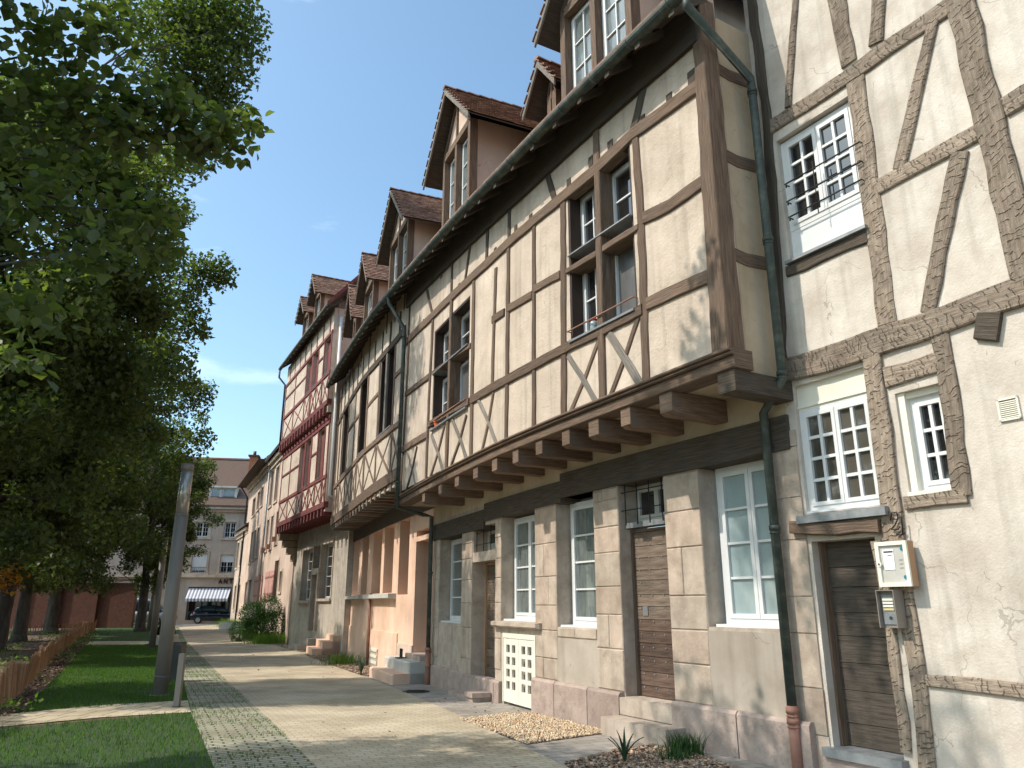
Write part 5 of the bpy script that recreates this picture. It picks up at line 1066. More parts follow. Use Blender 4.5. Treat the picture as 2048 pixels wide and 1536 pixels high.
def glyph(ch, mb, C, s, z, h, o, t):
    w = h*.72; g = {'A': [((0, 0), (.5, 1)), ((.5, 1), (1, 0)), ((.22, .38), (.78, .38))], 'N': [((0, 0), (0, 1)), ((0, 1), (1, 0)), ((1, 0), (1, 1))], 'T': [((.5, 0), (.5, 1)), ((0, 1), (1, 1))], 'I': [((.5, 0), (.5, 1))]}[ch]
    for (x0, y0), (x1, y1) in g:
        dx, dy = (x1-x0)*w, (y1-y0)*h; L_ = math.hypot(dx, dy); px, py = -dy/L_*t/2, dx/L_*t/2
        mb.loft([[C.w(s-(x0*w+px), z+y0*h+py, oo), C.w(s-(x0*w-px), z+y0*h-py, oo), C.w(s-(x1*w-px), z+y1*h-py, oo), C.w(s-(x1*w+px), z+y1*h+py, oo)] for oo in (o, o+.06)])
for ch, x in zip('ANT', (437.5, 448, 458.5)):
    s, z = XC.hit(x, 1167, .05); mb = MB(); glyph(ch, mb, XC, s, z, .33, .03, .085); mb.build('letter', 'brown_paint', H8)

# ================================================================ GROUND
def clip(poly, ylo, yhi):
    for sgn, lim in ((1, ylo), (-1, -yhi)):
        out = []
        for i, a in enumerate(poly):
            b = poly[(i+1) % len(poly)]; da, db = sgn*a[1]-lim, sgn*b[1]-lim
            if da >= 0: out.append(a)
            if da*db < 0: t = da/(da-db); out.append((a[0]+(b[0]-a[0])*t, a[1]+(b[1]-a[1])*t))
        poly = out
        if len(poly) < 3: return []
    return poly
YB = [-400, 10, 18, 24, 40, 60, 400]
def flat(name, pts, lift, mat, **k):
    mb = MB()
    for lo, hi in zip(YB, YB[1:]):
        q = clip(pts, lo, hi)
        if q: mb.face([(x, y, gz(y)+lift) for x, y in q], [(x, y) for x, y in q])
    return mb.build(name, mat, **k)
flat('ground', [(-400, -400), (400, -400), (400, 400), (-400, 400)], 0, 'asphalt', kind='structure')
LE = [gp(426, 1536), gp(382, 1430), gp(362, 1340), gp(355, 1283), gp(350, 1252)]
d_ = (LE[0][0]-LE[1][0], LE[0][1]-LE[1][1]); LE = [(LE[0][0]+d_[0]*3, LE[0][1]+d_[1]*3)]+LE
SJ = [gp(625, 1530), gp(523, 1427), gp(417, 1328), gp(372, 1283), gp(358, 1255)]
d_ = (SJ[0][0]-SJ[1][0], SJ[0][1]-SJ[1][1]); SJ = [(SJ[0][0]+d_[0]*3, SJ[0][1]+d_[1]*3)]+SJ
RE = [gp(1130, 1536), gp(1010, 1478), gp(935, 1440), gp(790, 1378), gp(705, 1347), gp(600, 1298), gp(520, 1272), gp(440, 1250)]
d_ = (RE[0][0]-RE[1][0], RE[0][1]-RE[1][1]); n_ = math.hypot(*d_); RE = [(RE[0][0]+d_[0]/n_*9, RE[0][1]+d_[1]/n_*9)]+RE
flat('path', SJ+RE[::-1], .020, 'pavers_yellow', kind='structure')
flat('path_verge', LE+SJ[::-1], .020, 'pavers_grass_joint', kind='structure')
wl = [J.at(s, G0-.1) for s in (-8, -4, 0, 3, 5, 7, 9, 12, 15, 18, 21.8)]+[MC.at(s, GM-.1) for s in (0, 9)]+[CC.at(s, -.1) for s in (0, 10, 20)]
flat('pavement', RE+wl[::-1], .012, 'pavers_grey', kind='structure')
fb = [gp(-120, 1500), gp(0, 1420), gp(38, 1390), gp(70, 1356), gp(105, 1317), gp(140, 1293), gp(164, 1272), gp(190, 1261)]
flat('park_ground', [(-60, -20), (2, -20)]+LE[:1]+LE[1:]+[(-60, 60)], .005, 'soil', kind='structure')
lawns = [[gp(-150, 1475), gp(0, 1459), gp(387, 1427)]+[LE[1], LE[0], (LE[0][0]+1, LE[0][1]-4), (-14, -3)],
         [gp(-15, 1430), gp(52, 1424), gp(84, 1384), gp(133, 1335), gp(150, 1310), gp(174, 1292), gp(292, 1290), gp(357, 1290), LE[3], LE[2], gp(378, 1403)],
         [gp(178, 1283), gp(188, 1262), gp(205, 1254), gp(240, 1250), gp(349, 1252), gp(356, 1283)]]
for i, l in enumerate(lawns): flat('lawn', l, .013, 'lawn_soil', kind='structure')
flat('edging_path', [gp(-200, 1473), gp(0, 1456), gp(200, 1437), gp(387, 1426), gp(381, 1402), gp(200, 1412), gp(0, 1432), gp(-200, 1450)], .017, 'edging_stone', kind='structure')
flat('edging_path', [gp(150, 1290), gp(357, 1290), gp(356, 1283), gp(150, 1283)], .017, 'edging_stone', kind='structure')
beds = dict(gravel=[gp(919, 1442), gp(1006, 1431), gp(1065, 1429), gp(1168, 1455), gp(1223, 1468), gp(1053, 1492), gp(977, 1464)],
            mulch=[gp(1128, 1530), gp(1240, 1504), gp(1317, 1493), gp(1402, 1517), gp(1560, 1575), gp(1500, 1640), gp(1300, 1640)],
            mulch2=[gp(610, 1312), gp(700, 1345), gp(760, 1360), gp(792, 1350), gp(752, 1338), gp(690, 1316), gp(650, 1300)],
            mulch3=[gp(440, 1256), gp(600, 1306), gp(640, 1304), gp(575, 1283), gp(540, 1272), gp(480, 1255)])
for k, p in beds.items(): flat('planting_bed', p, .018, 'soil', kind='structure')
def inpoly(x, y, P):
    c = False; j = len(P)-1
    for i in range(len(P)):
        if (P[i][1] > y) != (P[j][1] > y) and x < (P[j][0]-P[i][0])*(y-P[i][1])/(P[j][1]-P[i][1])+P[i][0]: c = not c
        j = i
    return c
def scatter(P, n, r=rnd):
    xs = [p[0] for p in P]; ys = [p[1] for p in P]; out = []; t = 0
    while len(out) < n and t < n*30:
        x, y = r.uniform(min(xs), max(xs)), r.uniform(min(ys), max(ys)); t += 1
        if inpoly(x, y, P): out.append((x, y))
    return out
def npmesh(name, V, Fc, mat, cols=None, parent=None, smooth=False, **k):
    """V (n,3) array, Fc (m,k) index array, one value per face in cols"""
    me = bpy.data.meshes.new(name); n, kk = Fc.shape
    if parent is not None: V = V-np.array(parent_loc(parent))
    me.vertices.add(len(V)); me.vertices.foreach_set('co', V.astype(np.float32).ravel())
    me.loops.add(n*kk); me.loops.foreach_set('vertex_index', Fc.astype(np.int32).ravel())
    me.polygons.add(n); me.polygons.foreach_set('loop_start', np.arange(0, n*kk, kk, dtype=np.int32))
    me.update(calc_edges=True)
    c = np.ones((n, 4), np.float32)
    if cols is not None: c[:, :3] = cols if cols.ndim == 2 else cols[:, None]
    ca = me.color_attributes.new('Col', 'FLOAT_COLOR', 'CORNER'); ca.data.foreach_set('color', np.repeat(c, kk, 0).ravel())
    me.materials.append(MATS[mat]); me.validate()
    o = bpy.data.objects.new(name, me); COL.objects.link(o)
    if parent: o.parent = parent
    return tag(o, **k)
R_ = np.random.RandomState(11)
def rots(n, tilt=None):
    q = R_.normal(size=(n, 4)); q /= np.linalg.norm(q, axis=1)[:, None]; w, x, y, z = q.T
    return np.stack([1-2*(y*y+z*z), 2*(x*y-z*w), 2*(x*z+y*w), 2*(x*y+z*w), 1-2*(x*x+z*z), 2*(y*z-x*w), 2*(x*z-y*w), 2*(y*z+x*w), 1-2*(x*x+y*y)], 1).reshape(n, 3, 3)
def chunks(name, pts, lift, s0, s1, flatf, mat, cols, **k):
    """small loose pieces as squashed octahedra"""
    n = len(pts); B = np.array([(1, 0, 0), (0, 1, 0), (-1, 0, 0), (0, -1, 0), (0, 0, 1), (0, 0, -1)], float)
    B = B[None]*np.stack([R_.uniform(.7, 1.5, n), R_.uniform(.6, 1, n), np.full(n, flatf)*R_.uniform(.7, 1.2, n)], 1)[:, None]*R_.uniform(s0, s1, n)[:, None, None]
    V = np.einsum('nij,nvj->nvi', rots(n) if flatf > .5 else rz(n, .5), B); P = np.array([(x, y, gz(y)+lift) for x, y in pts]); P[:, 2] += R_.uniform(0, s1*.8, n)
    V = (V+P[:, None]).reshape(-1, 3); T_ = np.array([(0, 1, 4), (1, 2, 4), (2, 3, 4), (3, 0, 4), (1, 0, 5), (2, 1, 5), (3, 2, 5), (0, 3, 5)])
    Fc = (T_[None]+6*np.arange(n)[:, None, None]).reshape(-1, 3); c = np.array(cols)[R_.randint(0, len(cols), n)]*R_.uniform(.75, 1.2, n)[:, None]
    return npmesh(name, V, Fc, mat, np.repeat(c, 8, 0), **k)
def rz(n, tilt):
    a = R_.uniform(0, 2*np.pi, n); b = R_.normal(0, tilt, n); ca, sa, cb, sb = np.cos(a), np.sin(a), np.cos(b), np.sin(b); z = np.zeros(n)
    return np.stack([ca, -sa*cb, sa*sb, sa, ca*cb, -ca*sb, z, sb, cb], 1).reshape(n, 3, 3)
chunks('gravel', scatter(beds['gravel'], 6500), .02, .010, .021, .6, 'pebbles', [(1, .72, .42), (.9, .6, .35), (1.1, .9, .62), (.75, .5, .34), (1, .84, .6)], kind='stuff')
chunks('wood_chips', scatter(beds['mulch'], 5500), .02, .012, .032, .25, 'chips', [(.62, .40, .25), (.46, .30, .2), (.78, .54, .36), (.32, .23, .17), (.6, .48, .38)], kind='stuff')
chunks('wood_chips', scatter(beds['mulch2'], 3000)+scatter(beds['mulch3'], 3000), .02, .015, .04, .3, 'chips', [(.62, .44, .3), (.4, .28, .2), (.75, .55, .38), (.3, .22, .17)], kind='stuff')
litter = [gp(-60, 1460), gp(52, 1424), gp(84, 1384), gp(133, 1335), gp(174, 1292), gp(188, 1262)]+fb[::-1]
park = [(x-.1, y) for x, y in fb]+[(-34, 50), (-30, 20), (-22, 8)]
chunks('leaf_litter', scatter(litter, 5000)+scatter(park, 8000), .008, .02, .045, .08, 'chips', [(.34, .22, .14), (.24, .16, .11), (.5, .34, .2), (.16, .12, .09), (.42, .32, .24)], kind='stuff')
pathpoly = LE+RE[::-1]
chunks('fallen_leaves', scatter(pathpoly, 170)+scatter([gp(860, 1400), gp(960, 1440), gp(1240, 1480), gp(1060, 1420), gp(900, 1385)], 60), .024, .012, .03, .1, 'chips', [(.3, .18, .1), (.45, .33, .2), (.2, .15, .1)], kind='stuff')
def blades(name, pts, h0, h1, w, mat, lean=.35, lift=.012, curve=.4, par=None, cols=None, seg=1, **k):
    n = len(pts); P = np.array([(x, y, gz(y)+lift) if len(p_) == 2 else p_ for p_ in pts for x, y in [p_[:2]]]); a = R_.uniform(0, 2*np.pi, n); h = R_.uniform(h0, h1, n); l = R_.uniform(0, lean, n)*h; t = R_.uniform(0, 2*np.pi, n)
    sx, sy = np.cos(t)*w/2, np.sin(t)*w/2; dx, dy = np.cos(a)*l, np.sin(a)*l; z = np.zeros(n)
    if seg == 1:
        V = np.stack([P+np.stack([sx, sy, z], 1), P-np.stack([sx, sy, z], 1), P+np.stack([dx, dy, h], 1)], 1).reshape(-1, 3); Fc = np.arange(3*n).reshape(n, 3); rep = 1
    else:
        m = np.stack([dx*curve, dy*curve, h*.6], 1); e = np.stack([dx, dy, h], 1); s = np.stack([sx, sy, z], 1)
        V = np.stack([P+s, P-s, P+m-s*.8, P+m+s*.8, P+e], 1).reshape(-1, 3); b = 5*np.arange(n)[:, None]
        Fc = np.concatenate([b+np.array([[0, 1, 2]]), b+np.array([[0, 2, 3]]), b+np.array([[3, 2, 4]])], 1).reshape(-1, 3); rep = 3
    c = R_.uniform(0, 1, n) if cols is None else cols
    return npmesh(name, V, Fc, mat, np.repeat(c, rep), parent=par, **k)
gp_ = scatter(lawns[0], 90000)+scatter(lawns[1], 60000)+scatter(lawns[2], 12000)
# thin, dry patches where the lawn is worn
gp_ = [p for p in gp_ if math.sin(p[0]*2.1+math.sin(p[1]*1.7)*1.5)+math.sin(p[1]*2.7+p[0]) > -1.5 or rnd.random() < .35]
blades('grass', gp_, .03, .075, .011, 'grass', .7, kind='stuff')
# grass in the joints of the verge: rows follow the brickwork
jp = []; ca, sa = math.cos(-PR), math.sin(-PR)
for x, y in scatter(LE+SJ[::-1], 26000):
    v = -x*math.sin(-PR)+y*math.cos(-PR); v = round(v/.105)*.105; u = x*math.cos(-PR)+y*math.sin(-PR)
    if math.sin(u*3.1+v*1.3)+math.sin(u*1.1-v*4.7)+math.sin(v*9) < -.1: continue
    v += rnd.uniform(-.012, .012); jp.append((u*math.cos(-PR)-v*math.sin(-PR), u*math.sin(-PR)+v*math.cos(-PR)))
blades('joint_grass', jp, .012, .04, .009, 'grass', .9, .02, kind='stuff')
# low green ground cover beside the paling fence and under the trees
def leafquads(P, size, mat, name, tilt=.7, parent=None, kite=True, cols=None, hang=.0, **k):
    n = len(P); s = R_.uniform(.65, 1.25, n)*size
    B = np.array([(0, 0, 0), (.42, .45, .10), (0, 1.05, -.05), (-.42, .45, .10)], float) if kite else np.array([(0, 0, 0), (.34, .12, .05), (.5, .48, .07), (0, 1.12, -.1), (-.5, .48, .07), (-.34, .12, .05)], float)
    M_ = rots(n) if tilt > 2 else rz(n, tilt); V = np.einsum('nij,nvj->nvi', M_, B[None]*s[:, None, None])+P[:, None]
    m = len(B); Fc = (np.array([[0, 1, 2, 3]]) if kite else np.array([[0, 1, 2, 3], [0, 3, 4, 5]]))
    Fc = (Fc[None]+m*np.arange(n)[:, None, None]).reshape(-1, 4)
    c = R_.uniform(0, 1, n) if cols is None else cols
    return npmesh(name, V.reshape(-1, 3), Fc, mat, np.repeat(c, 1 if kite else 2), parent=parent, **k)
cov = []
for x, y in scatter(litter, 26)+scatter(park, 150):
    r = rnd.uniform(.2, .6)
    for _ in range(int(90*r)): a = rnd.uniform(0, 6.28); q = r*math.sqrt(rnd.random()); cov.append((x+q*math.cos(a), y+q*math.sin(a), gz(y)+rnd.uniform(.03, .22)))
leafquads(np.array(cov), .085, 'plants', 'ground_cover', .7, kind='stuff')

# ================================================================ trees
def limb(mb, p, q, r0, r1, n=5, wob=.15):
    P = Vector(p); Q = Vector(q); pts = []; L = (Q-P).length
    for i in range(n+1):
        t = i/n; v = P.lerp(Q, t); v.z += math.sin(t*math.pi)*L*.06
        if 0 < i < n: v += Vector((rnd.uniform(-1, 1), rnd.uniform(-1, 1), rnd.uniform(-1, 1)))*wob*L*.12
        pts.append(tuple(v))
    mb.tube(pts, [r0+(r1-r0)*i/n for i in range(n+1)], 7); return pts
def tree(loc, label, cen, rad, nclump, nleaf, size, extra=(), trunk_h=3.2, r=.24, clr=(.45, .85), kite=True, zmin=2.3, group='trees in rows beside the lawn', orange=None, name='broadleaf_tree', near=False):
    t = thing(name, (*loc, gz(loc[1])), label, 'tree', group); base = Vector((*loc, gz(loc[1]))); mb = MB()
    limb(mb, base+Vector((0, 0, -.2)), base+Vector((.1, .05, trunk_h)), r*1.15, r*.8, 5, .05)
    mb.tube([base+Vector((0, 0, -.1)), base+Vector((0, 0, .35))], [r*1.6, r*1.1], 9)
    top = base+Vector((.1, .05, trunk_h)); lead = base+Vector((cen[0]-loc[0], cen[1]-loc[1], cen[2]+rad[2]*.6)); lp = limb(mb, top-Vector((0, 0, .05)), lead, r*.8, .05, 7, .1)
    C = []
    while len(C) < nclump:
        d = R_.normal(size=3); d /= np.linalg.norm(d); f = R_.uniform(.35, 1)**.6
        f *= .82+.18*math.sin(d[0]*5+loc[1])*math.sin(d[2]*6+loc[0])+.1*R_.normal()
        p = np.array(cen)+d*f*np.array(rad)
        if p[2] > zmin: C.append((p, R_.uniform(*clr)))
    C += [(np.array(e[:3]), e[3]) for e in extra]; ne = len(extra)
    for i, (p, cr_) in enumerate(C):
        if i % (5 if i < nclump else 1) == 0 or i >= nclump:
            k = min(range(len(lp)), key=lambda j: abs(lp[j][2]-p[2]+1.2)); limb(mb, lp[k], p, .05 if i < nclump else .028, .008, 4, .5)
    tr = mb.build('trunk', 'bark', t)
    P = []; w = np.array([c[1]**2.2 for c in C]); w /= w.sum()
    for (p, cr_), ww in zip(C, w):
        n = max(8, int(nleaf*ww)); d = R_.normal(size=(n, 3)); d /= np.linalg.norm(d, axis=1)[:, None]
        q = p+d*(R_.uniform(0, 1, n)**.45)[:, None]*cr_*np.array([1, 1, .75]); P.append(q)
    P = np.concatenate(P); P = P[P[:, 2] > zmin-.7]
    leafquads(P, size, 'leaves', 'crown', 1.0, parent=t, kite=kite)
    if orange:
        q = np.array(orange)+R_.normal(size=(260, 3))*np.array([.5, .5, .28]); leafquads(q, size*1.1, 'leaves_orange', 'autumn_twigs', 1.0, parent=t)
    return t
def E_(px, py, y, r=.7):
    """a bough tip seen at this pixel, standing at depth y"""
    q = ray(px, py); t = y/q[1]; return (q[0]*t, y, EYE+q[2]*t, r)
tree((-8.8, 5.4), 'nearest broadleaf tree at the left edge, large leaves on boughs reaching over the lawn', (-8.4, 5.3, 7.9), (4.3, 3.3, 5.2), 130, 46000, .10,
     [E_(500, 235, 7.2, .22), E_(470, 262, 7.1, .34), E_(425, 285, 7, .42), E_(390, 250, 6.9, .4), E_(350, 265, 6.8, .45), E_(300, 215, 6.6, .45), E_(250, 250, 6.5, .4), E_(330, 190, 6.6, .3), E_(200, 240, 6.3, .5), E_(150, 170, 6.2, .5), E_(90, 320, 6.2, .45), E_(120, 400, 6, .4),
      E_(200, 500, 5.8, .35), E_(300, 470, 6.2, .35), E_(330, 430, 6.3, .2), E_(250, 420, 6, .35), E_(60, 620, 5.6, .4), E_(20, 450, 5.8, .5), E_(40, 200, 6, .5), E_(100, 60, 6, .5), E_(220, 70, 6.3, .35), E_(30, 720, 5, .3), (-2.9, 6.5, 9.9, .5), (-3.1, 6.9, 9.2, .4), (-3.0, 6.2, 8.9, .45), (-2.2, 6.6, 10.2, .3)],
     kite=False, clr=(.45, .8))
tree((-11.8, 14.3), 'second tree of the lawn row, tall crown filling the upper left sky', (-11.2, 14.5, 7.8), (4.7, 3.0, 5.4), 230, 110000, .125,
     [E_(475, 40, 16.6, .9), E_(480, 95, 16.6, .8), E_(450, 150, 16.6, .9), E_(440, 215, 17, .8), E_(420, 60, 16.6, 1.1), E_(380, 30, 16.6, 1.1), E_(400, 120, 16.6, 1.1), E_(400, 200, 17, 1), E_(385, 300, 17.4, .8), E_(340, 60, 16.6, 1), E_(330, 140, 16.6, 1), E_(310, 330, 16.6, .8), E_(300, 400, 15, .8), E_(290, 500, 15, .8), E_(430, -20, 16.6, 1.1), E_(270, 620, 15, .8), E_(230, 750, 15, .8), E_(220, 880, 15, .8), E_(150, 980, 15, .8), E_(60, 1080, 15, .6), E_(240, 30, 15, 1), E_(200, 330, 15, 1), E_(150, 560, 15, 1)])
tree((-16.6, 23.8), 'third tree of the lawn row, a bough end sticking out against the sky', (-15.7, 24.0, 8.2), (4.8, 3.1, 6.0), 220, 80000, .14,
     [E_(435, 535, 23, .7), E_(400, 545, 23, .8), E_(445, 560, 23, .5), E_(370, 590, 23, .9), E_(370, 640, 23, .9), E_(395, 665, 23, .5), E_(330, 700, 23, 1), E_(340, 520, 23, .9), E_(350, 420, 23, .8), E_(290, 800, 23, 1), E_(250, 950, 23, 1), E_(230, 1060, 23, .9), E_(120, 1130, 23, .8)])
far = tree((-20.3, 31.2), 'fourth tree of the lawn row, autumn orange leaves low above its trunk', (-19.4, 31.4, 8.0), (5.2, 4.2, 6.2), 220, 70000, .15,
     [E_(405, 780, 31, .7), E_(380, 800, 31, 1), E_(390, 880, 31, .9), E_(340, 760, 31, 1.1), E_(355, 930, 31, 1), E_(340, 1000, 31, 1), E_(300, 1090, 31, 1), E_(180, 1150, 31, .9)], r=.3, orange=(-19.6, 29.6, 2.55))
LT = ['fifth tree of the lawn row', 'sixth tree of the lawn row', 'seventh tree of the lawn row, its crown beside the beige shop building', 'tree of the back row opposite the stone doorway', 'tree behind the car park fence in the back row', 'second tree of the back row', 'third tree of the back row', 'farthest tree of the back row']
for i, (x, y, a, sc) in enumerate([(-24.2, 38.8, 1.9, 1.0), (-27.2, 46.5, 3.3, 1.12), (-23.4, 49.6, 4.4, .96), (-19.5, 10.5, 2.4, .9), (-26, 15.5, 2.4, .9), (-26, 26, .8, 1.05), (-30, 36, 5.1, 1.), (-36, 47, 3.9, 1.)]):
    c = copy_tree(far, (x, y, gz(y)), a, LT[i]+(' at left' if i > 2 else (', deep green' if i < 2 else '')), (sc, sc, sc))
    for ch in [o for o in SC.objects if o.parent == c and o.name.startswith('autumn')]: bpy.data.objects.remove(ch)

# ================================================================ shrubs and plants by the houses
def shrub(nm, x, y, rs, n, size, mat, label, cat, group=None, z0=0.):
    t = thing(nm, (x, y, gz(y)), label, cat, group); P = []; b = MB()
    for (dx, dy, dz, r) in rs:
        k = int(n/len(rs)); d = R_.normal(size=(k, 3)); d /= np.linalg.norm(d, axis=1)[:, None]; q = np.array([x+dx, y+dy, gz(y)+dz])+d*(R_.uniform(.3, 1, k)**.35)[:, None]*r; P.append(q)
        b.tube([(x, y, gz(y)), (x+dx*.6, y+dy*.6, gz(y)+dz*.6), (x+dx, y+dy, gz(y)+dz)], [.05, .03, .01], 5)
    b.build('stem', 'bark', t); P = np.concatenate(P); P = P[P[:, 2] > gz(y)+.02]; leafquads(P, size, mat, 'foliage', 1.2, parent=t); return t
p = (-11.95, 37.4); shrub('shrub', *p, [(-.45, 0, 1.3, .62), (.3, .1, 1.55, .66), (.1, 0, .8, .75), (.65, .0, .8, .7), (-.4, .1, .6, .55)], 14000, .06, 'shrub', 'large clipped dark green shrub in front of the rose plastered house', 'shrub')
p = (-13.3, 38.6); shrub('shrub', *p, [(0, 0, .5, .55)], 1800, .06, 'shrub', 'small round dark shrub at the left of the large clipped shrub', 'shrub')
def tuft(nm, x, y, n, h, w, mat, label, cat='plant', sp=.12, lean=.8, group=None, seg=2):
    t = thing(nm, (x, y, gz(y)), label, cat, group); pts = [(x+R_.normal()*sp, y+R_.normal()*sp) for _ in range(n)]
    blades('leaves', pts, h*.5, h, w, mat, lean, .015, .35, par=t, seg=seg); return t
for px, py, n, h, lab in ((462, 1254, 650, .7, 'bright green grassy clump beside the low planter block'), (498, 1268, 600, .5, 'mid green grassy clump between the small shrub and the path'), (543, 1288, 1100, .6, 'broad bright green grassy clump at the corner of the maroon house'), (520, 1280, 500, .4, 'sparse low grassy clump left of the broad bright one'), (686, 1330, 300, .42, 'bright green bushy clump in the chip bed by the pink plinth'), (648, 1300, 420, .38, 'pale flowering weedy clump below the pink steps'), (1372, 1512, 200, .26, 'wispy green weed clump beside the worn stone step'), (1350, 1524, 160, .14, 'low green weed patch in the wood chips beside the spiky plant')):
    tuft('grassy_plant', *gp(px, py), n, h, .014 if px < 700 else .012, 'plants' if h > .3 else 'shrub', lab, sp=.42 if px < 600 else (.28 if px < 700 else .09), group='grassy clumps in the beds')
def spiky(x, y, n, h, label):
    t = thing('spiky_plant', (x, y, gz(y)), label, 'plant', 'spiky plants in the beds'); z = gz(y)+.02
    for i in range(n):
        a = 2*math.pi*i/n+rnd.uniform(-.25, .25); l = h*rnd.uniform(.75, 1.1); ou = rnd.uniform(.35, .95); w = h*.085; mb = MB(); R = []
        for k in range(7):
            f = k/6; rr = l*ou*f**1.5*.75; zz = z+l*(f-.28*ou*f**2.5); ww = w*(1.0-.35*abs(f-.4)) if f < .5 else w*(1-f)*1.9+.001
            cx, cy = x+rr*math.cos(a), y+rr*math.sin(a); tx, ty = -math.sin(a), math.cos(a); dp = w*.3
            R.append([(cx+tx*ww/2, cy+ty*ww/2, zz+dp*.5), (cx+math.cos(a)*dp*.4, cy+math.sin(a)*dp*.4, zz-dp*.3), (cx-tx*ww/2, cy-ty*ww/2, zz+dp*.5), (cx, cy, zz+.002)])
        mb.loft(R, c=(rnd.random(),)*3); mb.build('leaf', 'agave', t)
    return t
spiky(*gp(1250, 1531), 8, .36, 'dark green spiky plant in the wood chips at the bottom of the picture')
spiky(*gp(722, 1352), 8, .5, 'dark spiky plant in the chip bed beside the white cellar grille')
p = gp(622, 1296); shrub('weed', *p, [(0, 0, .2, .22), (.3, 0, .15, .2)], 260, .06, 'shrub', 'small dark leafy weed by the step of the maroon house', 'plant')

# ================================================================ lawn furniture
def lamp(px, py, h, label, r=.135):
    x, y = gp(px, py); z = gz(y); t = thing('street_lamp', (x, y, z), label, 'street lamp', 'lamp posts along the path')
    mb = MB(); mb.tube([(x, y, z-.1), (x, y, z+h-1.05)], [r, r*.93], 20); mb.build('post', 'steel', t)
    mb = MB(); mb.tube([(x, y, z), (x, y, z+.03)], r+.05, 20); mb.build('base_plate', 'steel', t)
    mb = MB(); mb.tube([(x, y, z+.35), (x+.001, y, z+.36)], r+.003, 20); mb.tube([(x, y, z+h-1.05), (x, y, z+h-1.03)], r*.98, 20); mb.build('ring', 'lead', t)
    mb = MB(); mb.tube([(x, y, z+h-1.03), (x, y, z+h-.14)], r*.9, 20); mb.build('lens', 'lamp_glass', t)
    mb = MB(); mb.tube([(x, y, z+h-.14), (x, y, z+h)], r*.93, 20); mb.build('cap', 'steel', t); return t
lamp(319, 1392, 4.45, 'nearest tall cylindrical steel lamp post, between the lawn and the dark bin')
lamp(303, 1297, 4.55, 'second tall steel lamp post, just behind the nearest one'); lamp(297, 1262, 4.55, 'third and farthest steel lamp post of the row')
x, y = gp(347, 1364); z = gz(y); t = thing('litter_bin', (x, y, z), 'dark grey box-shaped litter bin behind the nearest lamp post', 'bin')
mb = MB(); mb.loft([[(x+a*k, y+b*k, zz) for a, b in ((-.15, -.14), (.15, -.14), (.15, .14), (-.15, .14))] for zz, k in ((z, .97), (z+.02, 1), (z+.83, 1), (z+.85, .97))]); mb.build('body', 'steel_dark', t)
mb = MB(); mb.box(x-.13, x+.13, y-.12, y+.12, z+.851, z+.87); mb.build('lid', 'iron', t)
x, y = gp(353, 1416); z = gz(y); t = thing('bollard', (x, y, z), 'slim grey steel bollard at the end of the stone edging', 'bollard')
mb = MB(); mb.loft([[(x+a*k, y+b*k, zz) for a, b in ((-.045, -.045), (.045, -.045), (.045, .045), (-.045, .045))] for zz, k in ((z-.05, 1), (z+.84, 1), (z+.85, .9))]); mb.build('post', 'steel', t)
mb = MB(); mb.box(x-.055, x+.055, y-.055, y+.055, z+.015, z+.03); mb.build('foot', 'steel_dark', t)
# paling fences
def paling(line, h, label, sp=.075, w=.05):
    t = thing('paling_fence', (*line[0], gz(line[0][1])), label, 'fence'); mb = MB(); wi = MB(); L = 0.; dt = 0
    for (x0, y0), (x1, y1) in zip(line, line[1:]):
        d = math.dist((x0, y0), (x1, y1)); n = int(d/sp); ux, uy = (x1-x0)/d, (y1-y0)/d
        for i in range(n):
            q = (i+rnd.uniform(-.2, .2))/n; x, y = x0+(x1-x0)*q, y0+(y1-y0)*q; z = gz(y); hh = h*(1+.12*math.sin(y*1.9)+rnd.uniform(-.08, .08)); ln = rnd.uniform(-.05, .05)+.12*math.sin(y*.8); ww = w*rnd.uniform(.6, 1.1)/2; g = rnd.uniform(.7, 1.25)
            mb.loft([[(x+ux*(s*ww)+ln*f*hh+uy*e, y+uy*(s*ww)-ux*e, z+f*hh) for s, e in ((-1, 0), (1, 0), (1, .02), (-1, .02))] for f in (-.1, .95)]+[[(x+ln*hh+uy*e+ux*s*ww*.3, y-ux*e+uy*s*ww*.3, z+hh) for s, e in ((-1, 0), (1, 0), (1, .02), (-1, .02))]], c=(g, g*.97, g*.92))
        for f in (.25, .75): wi.tube([(x0+(.12*math.sin(y0*.8))*f*h, y0, gz(y0)+h*f), (x1+(.12*math.sin(y1*.8))*f*h, y1, gz(y1)+h*f)], .004, 4)
    mb.build('pales', 'fence_wood', t); wi.build('wire', 'iron', t); return t
paling([gp(-150, 1515), gp(0, 1420), gp(38, 1390), gp(70, 1356), gp(105, 1317), gp(140, 1293), gp(164, 1272), gp(190, 1262)], .62, 'low chestnut paling fence leaning along the left side of the lawn')
paling([gp(-60, 1268), gp(30, 1270), gp(120, 1268), gp(175, 1260)], .55, 'grey short paling fence among the tree trunks at far left', .12)
